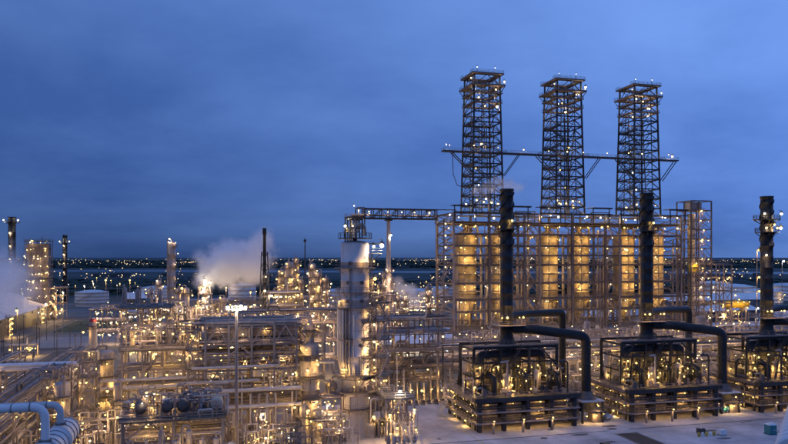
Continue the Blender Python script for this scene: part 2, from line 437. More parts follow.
# ================================================================ DRUM STRUCTURE, DRUMS, DERRICKS
CX = [115.5, 155.0, 194.5]; DY = 281.0; LV = [10.7, 16.6, 21.8, 28.6, 36.4, 40.5, 44.7, 49.6, 54.6, 58.6]
ds = thing('drum_structure', 'long brown steel frame holding six gold-lit coke drums under three lattice towers', 'steel structure', (155, 281, 0))
xs = []
for c in CX: xs += [c - 17.2, c - 1.2 + .0, c + 15.2]
XS = sorted(xs); YF, YB = 270.0, 291.5
for i, x in enumerate(XS):
    for y in (YF, YB): bar(ds, 'column', (x, y, 0), (x, y, 58.6), .8 if i % 3 != 1 else 1.0, 'steel' if i % 3 else 'galv')
for z in LV:
    for y in (YF, YB):
        for a, b_ in zip(XS, XS[1:]): bar(ds, 'beam', (a + .4, y, z), (b_ - .4, y, z), .75 if z > 50 else .6, 'steel')
    for x in XS: bar(ds, 'beam', (x, YF + .4, z - .04), (x, YB - .4, z - .04), .55, 'steel')
for li, z in enumerate(LV[1:-1]):
    for k, c in enumerate(CX):
        # walkway in front of each drum pair, widened to block lamp light from above, broad deck at the top
        if z > 54:
            deck(ds, c - 18, c + 17.5, YF - 2.2, YB + 2, z + .42, 'grate')
        else:
            deck(ds, c - 17, c + 15, YF + .5, YF + 5.6, z + .5, 'grate')
            deck(ds, c - 17, c + 15, YB - 2.0, YB - .5, z + .5, 'grate', False)
for k in range(2):
    deck(ds, CX[k] + 17.6, CX[k+1] - 18.1, YF + 1, YF + 5, 54.9, 'grate')
ZL = [0] + LV; ZL_ = ZL
for li in range(len(LV)):
    za, zb = ZL[li] + .4, ZL[li+1] - .4
    for k in range(3):
        a, m_, e = XS[3*k], XS[3*k+1], XS[3*k+2]
        # rear wall and module gaps are braced
        bar(ds, 'brace', (a, YB, za), ((a+m_)/2, YB, zb), .3, 'steel', 'bar'); bar(ds, 'brace', (m_, YB, za), ((a+m_)/2, YB + .05, zb), .3, 'steel', 'bar')
        bar(ds, 'brace', (e, YB, za), ((e+m_)/2, YB, zb), .3, 'steel', 'bar')
        if k < 2:
            g = XS[3*k+3]
            bar(ds, 'brace', (e, YB, za), (g, YB, zb), .3, 'steel', 'bar'); bar(ds, 'brace', (e, YB + .06, zb), (g, YB + .06, za), .3, 'steel', 'bar')
            bar(ds, 'brace', (e, YF, za), ((e+g)/2, YF, zb), .26, 'steel', 'bar'); bar(ds, 'brace', (g, YF, za), ((e+g)/2, YF + .05, zb), .26, 'steel', 'bar')
    for x in (XS[0], XS[-1]):
        bar(ds, 'brace', (x, YF, za), (x, YB, zb), .3, 'steel', 'bar'); bar(ds, 'brace', (x + .06, YF, zb), (x + .06, YB, za), .3, 'steel', 'bar')
# canopies over the cutting deck
for c in CX:
    for x in (c - 17.5, c - 8, c + 8, c + 16):
        for y in (YF - 1.8, YB + 1.5): bar(ds, 'post', (x, y, 55.0), (x, y, 61.2), .35, 'dsteel')
    for y in (YF - 1.8, YB + 1.5):
        bar(ds, 'beam', (c - 18, y, 61.4), (c - 7.6, y, 61.4), .4, 'dsteel'); bar(ds, 'beam', (c + 7.6, y, 61.4), (c + 17.5, y, 61.4), .4, 'dsteel')
        bar(ds, 'beam', (c - 18, y, 58.9), (c + 17.5, y, 58.9), .45, 'dsteel')
    for s in (-1, 1):
        MB().box(c + s*12.6 - 5, c + s*12.6 + 5, YF - 2.2, YF + 3.2, 61.65, 61.9).build('canopy', 'dsteel', ds)
    for j in range(9):
        lamp(ds, (c - 16.5 + j * 4 + rng.uniform(-.8, .8), YF - 1.6 + rng.choice((0, 3, 8)), 57.6 + rng.uniform(-.8, .6)), rng.choice(('white_l', 'white_l', 'warm', 'cold')), 1.0)
    for j in range(5):
        lamp(ds, (c - 14 + j * 7, YF + 1, 53.2), 'gold', 1.0)
    for j in range(4):
        lamp(ds, (c - 9 + j * 6, DY - 4, 62.6 + rng.uniform(-.6, 1.2)), rng.choice(('warm', 'white_l', 'gold')), 1.25)
    # feed pipes beside each drum
    for x in (c - 14.2, c - .2, c + 1.2, c + 13.4):
        spipe(ds, (x, YF + 3.4, 2), (x, YF + 3.4, rng.choice((42, 48, 52))), .35, 'clad')
    for zz in (13.0, 25.2, 32.5):
        for s in (-1, 1):
            pipe(ds, [(c + s*7.9 - 6, YF + 4.2, zz), (c + s*7.9 + 5, YF + 4.2, zz), (c + s*7.9 + 5, YF + 4.2, zz - 5)], .28, 'pipe')
# braced core between the two drums of each pair, risers and cable ladders
for c in CX:
    for li in range(len(LV) - 1):
        za, zb = ZL_[li] + .4, ZL_[li+1] - .4
        for y in (YF + .2, YB - .3):
            bar(ds, 'brace', (c - 3.1, y, za), (c + 3.1, y, zb), .26, 'galv', 'bar'); bar(ds, 'brace', (c - 3.1, y + .06, zb), (c + 3.1, y + .06, za), .26, 'galv', 'bar')
    for x, r_, m in ((c - 2.2, .55, 'clad'), (c + 2.4, .4, 'pipe'), (c + .6, .7, 'drum'), (c + 18.4, .45, 'clad'), (c + 20.4, .3, 'pipe')): spipe(ds, (x, YF + 6.5, 3), (x, YF + 6.5, 50), r_, m)
for k in range(2):                                              # stairs, risers and trays filling the gaps between the modules
    a, g = XS[3*k+2], XS[3*k+3]
    for li in range(1, len(LV) - 1):
        s_ = 1 if li % 2 else -1; m_ = (a + g) / 2
        stair(ds, (m_ - s_*2.4, YF + 3, LV[li-1] + .5), (m_ + s_*2.4, YF + 3, LV[li] + .5), 1.0); deck(ds, a + .5, g - .5, YF + 4, YF + 7, LV[li] + .5, 'grate')
        lamp(ds, (m_ + rng.uniform(-2, 2), YF + 1.4, LV[li] - .9), rng.choice(('gold', 'warm', 'white_l')), .8)
    for q in range(4): spipe(ds, (a + 1.2 + q * 1.5, YF + 8.5, 2), (a + 1.2 + q * 1.5, YF + 8.5, rng.uniform(34, 54)), rng.uniform(.2, .5), rng.choice(('clad', 'pipe', 'drum')))
# gold lamps facing each drum below every deck
GL = LV[1:-1]
drums = []
for k, c in enumerate(CX):
    for s in (-1, 1):
        x = c + s * 7.9
        for xx in (x - 4.7, x + 4.7): bar(ds, 'post', (xx, YF + .1, 0), (xx, YF + .1, 54), .26, 'galv')
        for li, z in enumerate(GL):
            if li in (3,) : zz = z - 3.2
            else: zz = z - 1.4
            lamp(ds, (x - 2.4 + rng.uniform(-.5, .5), YF + 4.6, zz), 'gold', .75, boost=2.0); lamp(ds, (x + 2.2 + rng.uniform(-.5, .5), YF + 4.8, zz - .2), 'gold', .65, boost=1.8)
            if rng.random() < .4: lamp(ds, (x + 5.6 * rng.choice((-1, 1)), YF + 1.0, z - 1.2 + rng.uniform(-.3, .6)), rng.choice(('warm', 'gold', 'white_l')), 1.0)
            if rng.random() < .4: lamp(ds, (x + rng.uniform(-6, 6), YB - 1.2, z - 1.6), 'warm', 1.0)
# stair flights at the outer end, with landings
x0 = XS[0]
for li in range(len(LV) - 1):
    za, zb = ZL[li], ZL[li + 1]
    ya, yb = (YF + 2, YF + 9) if li % 2 else (YF + 9, YF + 2)
    stair(ds, (x0 - 2.2, ya, za + .2), (x0 - 2.2, yb, zb + .2), 1.1)
    deck(ds, x0 - 3.8, x0 - .6, min(ya, yb) - 1.6, min(ya, yb), zb + .2 if yb < ya else za + .2 + .3, 'grate')
    if li > 1: lamp(ds, (x0 - 3.2, YF + 1.2, zb - .6), rng.choice(('warm', 'white_l')), 1.0)
for y in (YF + .5, YF + 10.5): bar(ds, 'column', (x0 - 4.2, y, 0), (x0 - 4.2, y, 56), .4, 'steel')
for k, c in enumerate(CX):
    where = ('beside the truss bridge end', 'of the middle tower', 'beside the brown lift tower')[k]
    for s in (-1, 1):
        x = c + s * 7.9
        lab = {(0,-1): 'gold-lit coke drum closest to the truss bridge end of the steel frame',
               (0, 1): 'coke drum half hidden by the black stack, under the tallest lattice tower',
               (1,-1): 'gold-lit coke drum under the middle lattice tower, on its truss bridge side',
               (1, 1): 'gold-lit coke drum under the middle lattice tower, on its lift tower side',
               (2,-1): 'gold-lit coke drum just before a black stack under the end lattice tower',
               (2, 1): 'gold-lit coke drum closest to the brown lift tower'}[(k, s)]
        d = thing('coke_drum', lab, 'drum', (x, DY, 11), 'coke drums in the steel frame')
        r = 4.85
        pr = [(0.9, 11), (1.0, 12.2), (r * .55, 15.5), (r, 20.5)]
        for z in (24, 28, 32, 36, 40, 44): pr += [(r, z), (r + .1, z + .02), (r + .1, z + .25), (r, z + .27)]
        pr += [(r, 48)] + head(r, 48, True, .7)[1:-1] + [(.9, 51.2), (.9, 53.2)]
        MB().lathe((x, DY, 0), pr, 32).build('shell', 'drum', d)
        b = MB().lathe((x, DY, 0), [(r + .05, 19.6), (r + .5, 19.7), (r + .5, 20.6), (r + .05, 20.7)], 32)
        for a in range(8): b.bar((x + (r+.3)*math.cos(a*.785), DY + (r+.3)*math.sin(a*.785), 10.5), (x + (r+.3)*math.cos(a*.785), DY + (r+.3)*math.sin(a*.785), 19.8), .5)
        b.build('support_skirt', 'steel', d)
        MB().lathe((x, DY, 0), [(1.5, 53.0), (1.5, 53.5), (1.1, 53.6), (1.1, 54.0)], 16).build('top_flange', 'steel', d)
        pipe(d, [(x + 1.6, DY + 1, 49.8), (x + 1.6, DY + 1, 53.4), (x + 6.2, DY + 1, 53.4), (x + 6.2, DY + 1, 45)], .5, 'clad', name='vapour_line')
# concrete table legs
tb = thing('concrete_table', 'concrete table on thick legs beneath the coke drums', 'concrete base', (155, 281, 0))
for k, c in enumerate(CX):
    MB().box(c - 15, c + 14, DY - 7, DY + 7, 8.6, 10.3).build('table_slab', 'concrete', tb)
    for x in (c - 13.5, c - .5, c + 12.5):
        for y in (DY - 5.6, DY + 5.6): MB().box(x - 1, x + 1, y - 1, y + 1, 0, 8.6).build('table_leg', 'concrete', tb)

def derrick(c, label, seed):
    rr = random.Random(seed)
    t = thing('lattice_tower', label, 'tower', (c, DY, 59), 'drum lattice towers')
    zs = [59.0] + lin(62.5, 103, 9) + [107.0, 111.0, 114.5, 119.2]
    zt = zs[-1]
    hw = lambda z: 7.1 - 1.25 * (z - 59) / (zt - 59)
    sg = [(-1,-1),(1,-1),(1,1),(-1,1)]
    P = lambda s, z: (c + s[0]*hw(z), DY + s[1]*hw(z), z)
    for s in sg: bar(t, 'leg', P(s, 59), P(s, zt), .62, 'dsteel')
    for s in ((-.42, -1), (.42, -1), (-.42, 1), (.42, 1)): bar(t, 'post', P(s, 59), P(s, zt - 5), .28, 'dsteel')
    for i, z in enumerate(zs[1:], 1):
        for j in range(4):
            a, b_ = P(sg[j], z), P(sg[(j+1) % 4], z); bar(t, 'beam', a, b_, .5 if i < len(zs) - 1 else .6, 'dsteel')
            za, zb = zs[i-1], z; A = Vector(P(sg[j], za)); B = Vector(P(sg[(j+1) % 4], za)); Cm = (Vector(a) + Vector(b_)) / 2
            bar(t, 'brace', A, Cm, .26, 'dsteel', 'bar'); bar(t, 'brace', B, Cm, .26, 'dsteel', 'bar')
            if (i + j + seed) % 2: bar(t, 'brace', A, Vector(b_), .2, 'dsteel', 'bar')
        if i < 10:
            h = hw(z) - .3
            deck(t, c - h, c + h, DY + h - 2.2, DY + h, z + .2, 'dsteel', True, 'dsteel', .2, 'walkway')
            if i % 2: deck(t, c - h, c - h + 1.8, DY - h, DY + h - 2.3, z + .2, 'dsteel', True, 'dsteel', .2, 'walkway')
    for z, o, th in ((107.0, .7, .7), (111.0, .9, .6), (114.5, 1.9, .9), (119.5, 1.5, .9)):
        h = hw(z) + o; w_ = o + 1.3
        for q0, q1, r0, r1, rl_ in ((-h, h, -h, -h + w_, True), (-h, h, h - w_, h, True), (-h, -h + w_, -h + w_ + .02, h - w_ - .02, False), (h - w_, h, -h + w_ + .02, h - w_ - .02, False)):
            deck(t, c + q0, c + q1, DY + r0, DY + r1, z + .3, 'steel', rl_, 'dsteel', th * .7, 'platform')
    h = hw(114.5)
    for s in sg:
        q = (c + s[0]*(h + 1.7), DY + s[1]*(h + 1.7), 114.1); bar(t, 'brace', P(s, 111.3), q, .25, 'dsteel', 'bar')
    # crown block, crane rail and hoist line, lightning rods
    MB().box(c - 2, c + 2, DY - 1.2, DY + 1.2, 115.1, 116.9).build('crown_block', 'dsteel', t)
    for x, y in ((c - 3.5, DY - 3), (c + 4.5, DY - 4)):
        MB().bar((x, y, 119.8), (x, y, 123.8), .14).build('lightning_rod', 'galv', t)
        lamp(t, (x, y - .2, 122.8), 'cold', .55)
    MB().tube([(c + 1, DY, 115.1), (c + 1, DY, 63)], .14, 6).build('drill_stem', 'dsteel', t)
    # standpipes, lift guide and stairs inside the tower, not alike on the three
    for k in range(3 + seed % 2): x_ = c + rr.uniform(-4.5, 4.5); spipe(t, (x_, DY + rr.uniform(-5, 5), 59), (x_ * .995 + c * .005, DY + rr.uniform(-4, 4), rr.uniform(98, 112)), rr.uniform(.14, .26), 'dsteel')
    for i in range(1, 10):
        s_ = 1 if i % 2 else -1; stair(t, (c - s_*3, DY + 4.2, zs[i] + .2), (c + s_*3, DY + 4.2, zs[i+1] + .2), 1.0, 'dsteel')
    # lamps
    H = hw(114.5) + 1.8
    lamp(t, (c + H, DY - H + 1, 116.3), 'white_l', 1.15, boost=2); lamp(t, (c - H, DY - H + 1, 116.9), 'warm', .95)
    for z, n in ((113.1, 2), (109.5, 2), (105.5, 2)):
        for j in range(n): lamp(t, (c + rr.uniform(-5, 5), DY - rr.uniform(1, 6), z), rr.choice(('warm', 'white_l')), rr.uniform(.9, 1.35))
    for z in (66, 72, 79.5, 90): lamp(t, (c + rr.uniform(-4, 4), DY + rr.uniform(-3, 3), z), rr.choice(('warm', 'gold', 'white_l')), rr.uniform(.9, 1.4))
    for j in range(4): lamp(t, (c - 5 + j*3.3, DY - 6.3, 63.6 + rr.uniform(-.8, 1.5)), rr.choice(('warm', 'gold')), 1.2)
    return t
derrick(CX[0], 'dark lattice tower on the drum frame at the truss bridge end', 1)
derrick(CX[1], 'dark lattice tower on the drum frame between its two twins', 2)
derrick(CX[2], 'dark lattice tower on the drum frame beside the brown lift tower', 3)
# high catwalk joining the three towers
cw = thing('catwalk', 'long thin catwalk joining the three lattice towers with props below', 'catwalk', (151, 273, 84))
cwx = [94.0, 108.4, 122.6, 139.0, 148.0, 162.0, 178.0, 187.5, 201.5, 209.0]
for a, b_ in zip(cwx, cwx[1:]):
    o = deck(cw, a, b_ - .05, 270.6, 273.6, 84.9, 'dsteel', True, 'steel', .55, 'deck')
for c in CX:
    for s in (-1, 1):
        for y in (271.0, 273.2): bar(cw, 'prop', (c + (13.4 if s > 0 else -17.4), y, 84.2), (c + s*6.9, y + 1.4, 75.0), .34, 'dsteel', 'bar')
MB().tube([(98.5, 272, 84.2), (98.8, 272, 75), (100.5, 272, 70.5), (104.5, 272.5, 69.2), (108.3, 273.4, 70)], .16, 6).build('cable_loop', 'dsteel', cw)
for x, c_, s in ((95.5, 'white_l', 1), (97, 'warm', .8), (108, 'warm', .8), (119, 'warm', .7), (131, 'warm', .9), (143, 'warm', .8), (152, 'warm', .9), (160, 'warm', .7), (172, 'warm', .9), (183, 'warm', .8), (190, 'white_l', .9), (206, 'white_l', 1), (204, 'warm', .7)):
    lamp(cw, (x, 271.4, 86.8 + rng.uniform(-.5, .8)), c_, s)

# ---------------------------------------------------------------- truss bridge and its supports
tbz0, tbz1 = 55.9, 59.9
br = thing('truss_bridge', 'dark steel truss bridge leading from the gantry to the drum frame', 'bridge', (77, 275, 56))
nx = 9; bx = lin(61.0, 92.0, nx)
for y in (273.2, 276.6):
    bar(br, 'chord', (61, y, tbz0), (92.2, y, tbz0), .5, 'dsteel'); bar(br, 'chord', (61, y, tbz1), (92.2, y, tbz1), .5, 'dsteel')
    for i, x in enumerate(bx):
        bar(br, 'post', (x, y, tbz0 + .25), (x, y, tbz1 - .25), .3, 'dsteel')
        if i < nx:
            a, b_ = (tbz0, tbz1) if i % 2 else (tbz1, tbz0)
            bar(br, 'diagonal', (x, y, a), (bx[i+1], y, b_), .28, 'dsteel', 'bar')
for x in bx:
    for z in (tbz0, tbz1): bar(br, 'cross_beam', (x, 273.3, z), (x, 276.5, z), .3, 'dsteel')
deck(br, 61, 92, 273.6, 276.2, tbz0 + .45, 'dsteel', False)
for j, x in enumerate((62.5, 70.5, 76.5, 82, 88.5)): lamp(br, (x, 273.0, 58.6), 'warm', .9)
for r_, y, m in ((.45, 275.4, 'clad'), (.3, 274.4, 'pipe')): spipe(br, (61, y, 57.3), (92, y, 57.3), r_, m)
gt = thing('gantry_tower', 'tall dark pipe gantry behind the big column, carrying the truss bridge end', 'gantry', (58, 275, 0))
frame(gt, [53.5, 57.2], [272.5, 277.5], lin(6, 56, 10), .5, .35, 'dsteel', brace=[('x', 0, 0, i, '/') for i in range(10)] + [('y', 0, 1, i, '\\') for i in range(10)])
frame(gt, [57.9, 60.6], [272.5, 277.5], [56.0, 60.2], .45, .35, 'dsteel', z0=50.0)
deck(gt, 53, 60.9, 272, 278, 56.5, 'dsteel'); deck(gt, 52.6, 58, 272, 278, 50.4, 'dsteel')
pipe(gt, [(61, 275.4, 57.3), (55.5, 275.4, 57.3), (55.5, 275.4, 2)], .6, 'clad')
for p, c_, s in (((58, 272, 59), 'warm', 1), ((53.8, 271.8, 55.2), 'white_l', 1.2), ((55.5, 271.8, 52.6), 'warm', 1), ((58.4, 271.8, 52.6), 'warm', .9), ((53.2, 271.8, 51.5), 'gold', 1), ((56, 271.6, 60.8), 'white_l', .8)): lamp(gt, p, c_, s)
pc = thing('bridge_pylon', 'slender pale tapering pylon standing under the truss bridge', 'pylon', (GX(388.5, 275), 275, 0))
px_ = GX(388.5, 275)
MB().lathe((px_, 275, 0), [(1.25, 0), (1.15, 25), (.75, 54.6), (.75, 55.4)], 14).build('shaft', 'clad', pc)
MB().box(px_ - 1.3, px_ + 1.3, 273.4, 276.6, 55.05, 55.6).build('bearing', 'dsteel', pc)
lamp(pc, (px_ + .8, 273.8, 49), 'white_l', 1.2)
ring(pc, (px_, 275), .9, 2.2, 34); [lamp(pc, (px_ + a, 272.8, 34.9 - b_), 'warm', 1) for a, b_ in ((-1.5, 0), (1.6, .5), (0, 4), (1, 9), (-1.6, 7))]

# ---------------------------------------------------------------- lift tower beside the drum frame
lt = thing('lift_tower', 'brown lift shaft inside an open steel stair tower beside the drum frame', 'stair tower', (218, 273, 0))
LX = [213.5, 217.6, 224.5]; LYs = [268, 278]; LZ = lin(4.4, 66, 14)
frame(lt, LX, LYs, LZ, .5, .4, 'steel', brace=[('x', 1, 0, i, 'v' if i % 2 else 'x') for i in range(14)] + [('y', 0, 0, i, 'v') for i in range(0, 14, 1)] + [('x', 0, 0, i, '/') for i in range(13)])
MB().box(214.6, 216.9, 269.6, 271.9, 0, 60).build('shaft', 'drum', lt)
for z in lin(3, 59.5, 18)[:-1]: MB().box(214.5, 217.0, 269.5, 272.0, z, z + .25).build('panel_joint', 'dsteel', lt)
MB().box(213.9, 219.6, 268.5, 273, 60.9, 65.2).build('machine_room', 'clad', lt)
for i in range(13):
    za, zb = LZ[i], LZ[i+1]; xa, xb = (218.3, 223.6) if i % 2 else (223.6, 218.3)
    stair(lt, (xa, 270.2, za + .3), (xb, 270.2, zb + .3), 1.2); deck(lt, 217.8, 224.2, 271.4, 273.4, zb + .3, 'grate')
    if i > 2: lamp(lt, (rng.uniform(218.3, 221), 267.6, zb - .4), 'warm' if i % 3 else 'gold', 1.25 if i in (7, 9, 12) else .95)
    if i % 2: lamp(lt, (223.8, 269, zb - .8), 'warm', .9)
MB().box(213.2, 217.4, 268.3, 269.1, 33, 36.6).build('sign_board', 'yellow', lt)
lamp(lt, (215.4, 266.8, 37), 'gold', .9)
la = thing('braced_tower', 'low open braced steel frame at the foot of the brown lift tower', 'steel frame', (228, 270, 0))
frame(la, [225.4, 229.5, 234], [266, 274], lin(6, 36.5, 5), .45, .4, 'galv', brace=[('x', i, 0, j, 'x') for i in range(2) for j in range(5)])
deck(la, 225.2, 234.2, 265.8, 274.2, 36.9)
for i in range(7): lamp(la, (rng.uniform(226, 233), 265.4, rng.uniform(8, 36)), rng.choice(('warm', 'gold')), 1.1)

# ================================================================ FIRED HEATERS
def heater(label):
    """built with its front corner at x=59, y=145"""
    X0, Y0 = 59.0, 145.0; X1, Y1 = 83.0, 165.0
    t = thing('fired_heater', label, 'heater', (X0 + 12, Y0 + 10, 0), 'black fired heaters in a row')
    cxs = lin(X0, X1, 4)
    for x in cxs:
        for y in (Y0, Y0 + 6.6, Y0 + 13.3, Y1): bar(t, 'column', (x, y, 0), (x, y, 7.3), .9 if y == Y0 else .7, 'heater')
    for z in (2.3, 4.7):
        for y0, y1 in ((Y0 - 1.3, Y0 + .35), (Y1 - .3, Y1 + 1.2)): deck(t, X0 - 1.3, X1 + .9, y0, y1, z, 'galv', True, 'steel', .3, 'walkway')
        deck(t, X0 - 1.6, X0 - .5, Y0 + .4, Y1 - .35, z, 'galv', False, 'galv', .45, 'walkway')
        rail_mb(MB(), [(X0 - 1.5, Y0 + .5, z), (X0 - 1.5, Y1 - .5, z)], w=.09, post=1.6).build('handrail', 'galv', t)
        deck(t, X1 + .5, X1 + 1.5, Y0 + .4, Y1 - .35, z, 'galv', True, 'galv', .3, 'walkway')
    MB().box(X0 - 1.5, X1 + 1.2, Y0 - 1.2, Y0 + .6, 6.9, 7.9).build('front_girder', 'heater', t)
    MB().box(X0 - 1.5, X0 - .2, Y0 + .65, Y1, 6.9, 7.7).build('side_girder', 'steel', t)
    MB().box(X0 - .15, X1 + 1.2, Y0 + .65, Y1, 7.3, 7.75).build('roof_deck', 'steel', t)
    # four radiant cells, refractory walls pale inside the frame
    for i in range(4):
        a = cxs[i] + .7; b_ = cxs[i+1] - .7
        MB().box(a, b_, Y0 + 2.2, Y1 - 1.2, 1.9, 6.9).build('radiant_cell', 'heater', t)
        for zz in (2.9, 4.2, 5.6): MB().box(a + .1, b_ - .1, Y0 + 1.7, Y0 + 2.19, zz, zz + .35).build('cell_stiffener', 'galv', t)
        for q in range(3):
            yy = Y0 + 3 + q * 5.5
            MB().lathe((a + .8, yy, 0), [(.35, .9), (.5, 1.1), (.5, 1.85)], 8).build('burner', 'heater', t)
            MB().lathe((b_ - .8, yy, 0), [(.35, .9), (.5, 1.1), (.5, 1.85)], 8).build('burner', 'heater', t)
    for y in lin(Y0 + 2, Y1 - 1, 5):
        MB().box(X0 - .4, X0 - .1, y - .25, y + .25, 0, 6.8).build('side_stiffener', 'heater', t)
    for z in (3.5, 5.8): MB().box(X0 - .2, X0 + .55, Y0 + .6, Y1 - .6, z, z + .5).build('side_panel', 'clad', t)
    # lamps on ground posts in front and under every walkway
    for x in (X0 + 2.5, X0 + 9.8, X0 + 17.1):
        MB().lathe((x, Y0 - 2.2, 0), [(.28, 0), (.28, 2.3), (.2, 2.5)], 10).build('lamp_post', 'steel', t)
        lamp(t, (x, Y0 - 2.7, 3.0), 'gold', .8)
    rl2 = random.Random(4)
    for i in range(5):
        lamp(t, (X0 - 1.0, Y0 + 2 + 3.7 * i + rl2.uniform(-.8, .8), 3.9 + rl2.uniform(-.3, .3)), 'gold', .5)
        if i != 2: lamp(t, (X0 - 1.0, Y0 + 3.2 + 3.7 * i + rl2.uniform(-.8, .8), 6.1 + rl2.uniform(-.3, .2)), 'gold', .5)
        if i % 2: lamp(t, (X0 - 1.0, Y0 + 2.6 + 3.7 * i, 1.4), 'gold', .5)
    for i in range(4):
        if i != 1: lamp(t, (cxs[i] + 2 + rl2.uniform(0, 2), Y0 + .9, 4.0), 'gold', .5)
        lamp(t, (cxs[i] + 2 + rl2.uniform(0, 2.4), Y0 + .9, 6.0), 'gold', .5)
        if i % 2: lamp(t, (cxs[i] + 3.6, Y0 + 1.2, 1.7), 'gold', .5)
    # rows of header pipes along the roof
    for i in range(4):
        for q in range(3):
            x = cxs[i] + 1.2 + q * 1.25
            spipe(t, (x, Y0 + 1.4, 8.15 + .12 * q), (x, Y1 + 2.2, 8.15 + .12 * q), .2, 'pipe')
        for yy in (Y0 + 4, Y0 + 10.5, Y1 - 2):
            MB().box(cxs[i] + .6, cxs[i] + 4.6, yy - .15, yy + .15, 7.76, 7.95).build('pipe_support', 'steel', t)
    rail_mb(MB(), [(X0 - 1.3, Y1, 7.9), (X0 - 1.3, Y0 - 1.1, 7.9), (X1 + 1.1, Y0 - 1.1, 7.9), (X1 + 1.1, Y1, 7.9)]).build('handrail', 'steel', t)
    # pale process vessels and snuffing drums standing on the roof
    rr = random.Random(8)
    for x, y, r_, h in ((X0 + 1.4, Y0 + 6, .8, 4.6), (X0 + 1.5, Y0 + 13, .8, 6.5), (X0 + 8.6, Y0 + 4.2, .9, 4.2), (X0 + 8.4, Y0 + 12.2, .8, 6), (X0 + 16.2, Y0 + 4.4, .9, 4.8), (X0 + 15.6, Y0 + 12.5, .8, 7.5), (X0 + 21.8, Y0 + 5, .9, 4.4), (X0 + 22, Y0 + 13, .8, 5)):
        MB().lathe((x, y, 0), [(r_*.7, 7.76), (r_*.7, 8.5), (r_, 8.7), (r_, 7.8 + h)] + head(r_, 7.8 + h, True)[1:], 14).build('surge_drum', 'clad', t)
        MB().tube([(x, y, 7.8 + h), (x, y, 9 + h), (x + 1.2, y, 9 + h), (x + 1.2, y, 8)], .18, 8, True, .4).build('drum_line', 'pipe', t)
        lamp(t, (x - .6, y - 1.3, 9.4), 'gold', .55)
        if rr.random() < .6: lamp(t, (x + .9, y - .9, 7.4 + h), 'gold', .6)
    for i in range(16): lamp(t, (X0 + rr.uniform(1, 23), Y0 + rr.uniform(.6, 19), 8.7 + rr.uniform(0, 4.5)), 'gold', .52, boost=1.6)
    # burner piping, small platforms and ducts crowding the roof
    for k in range(26):
        x = X0 + .5 + 23.2 * rr.random(); y = Y0 + 1 + 18 * rr.random(); h = rr.choice((2.2, 3.5, 5.5, 8.5)) * rr.uniform(.8, 1.15)
        pipe(t, [(x, y, 7.8), (x, y, 7.8 + h), (x + rr.choice((-1, 1)) * rr.uniform(.8, 2.6), y, 7.8 + h), (x + rr.uniform(-1, 1), y + rr.uniform(1, 3), 7.8 + h)], rr.uniform(.1, .26), rr.choice(('pipe', 'heater', 'pipe_dark', 'clad')))
    for x, y, z in ((X0 + 5.6, Y0 + 5, 10.4), (X0 + 13.2, Y0 + 4.2, 11), (X0 + 20.2, Y0 + 4.6, 10.6), (X0 + 5.8, Y0 + 13, 13), (X0 + 17.4, Y0 + 13.4, 12.6), (X0 + 1.2, Y0 + 9, 12.2), (X0 + 22.6, Y0 + 9.5, 12.2)):
        deck(t, x - 1.4, x + 1.4, y - 1.2, y + 1.2, z, 'grate', True, 'galv', .2, 'small_platform')
        for s in (-1.2, 1.2): bar(t, 'platform_post', (x + s, y, 7.8), (x + s, y, z - .2), .22, 'heater', 'bar')
        lamp(t, (x + rr.uniform(-1, 1), y - 1.2, z - .9), 'gold', .55, boost=1.6); lamp(t, (x + rr.uniform(-1, 1), y - .9, z + 1.4), 'gold', .5, boost=1.4)
    for k in range(12):
        x = X0 + 1 + 22 * rr.random(); y = Y0 + 1.2 + 3 * rr.random()
        MB().box(x - .5, x + .5, y - .4, y + .4, 7.78, 8.6 + rr.random()).build('control_box', rr.choice(('heater', 'clad', 'steel')), t)
    for x in (X0 + 3.2, X0 + 11.3, X0 + 19.4):                 # inlet ducts standing in front of the risers
        MB().tube([(x + 1.9, Y0 + 3.2, 7.8), (x + 1.9, Y0 + 3.2, 11.6), (x + .6, Y0 + 5.2, 12.4)], .8, 12, True, 1.2).build('air_duct', 'black', t)
    # convection risers, cross duct and stack
    SX, SY = X0 + 11.3, Y0 + 10.0
    for x, wd in ((X0 + 3.2, 1.25), (X0 + 19.4, 1.25)):
        MB().tube([(x, SY - 2.5, 7.8), (x, SY - 2.5, 16.4), (SX + (-1 if x < SX else 1), SY - 2.2, 16.5)], wd * .85, 12, True, .9).build('riser_duct', 'heater', t)
        MB().box(x - 1.9, x + 1.9, SY - 5.5, SY + 5, 7.8, 9.8).build('convection_box', 'heater', t)
        MB().box(x - 2.1, x + 2.1, SY - 5.7, SY + 5.2, 9.8, 10.1).build('convection_lid', 'steel', t)
    for x in (X0 + .8, X0 + 7.6, X0 + 15, X0 + 22.4):
        bar(t, 'portal_post', (x, SY - 4.6, 7.8), (x, SY - 4.6, 18.2), .55, 'heater'); bar(t, 'portal_post', (x, SY + 4.6, 7.8), (x, SY + 4.6, 18.2), .55, 'heater')
        bar(t, 'portal_beam', (x, SY - 4.3, 18), (x, SY + 4.3, 18), .45, 'heater')
    for y in (SY - 4.6, SY + 4.6): bar(t, 'portal_beam', (X0 + .5, y, 18.4), (X0 + 22.8, y, 18.4), .6, 'heater')
    deck(t, X0 + .4, X0 + 22.8, SY - 5.2, SY - 2.6, 18.95, 'steel', True, 'steel')
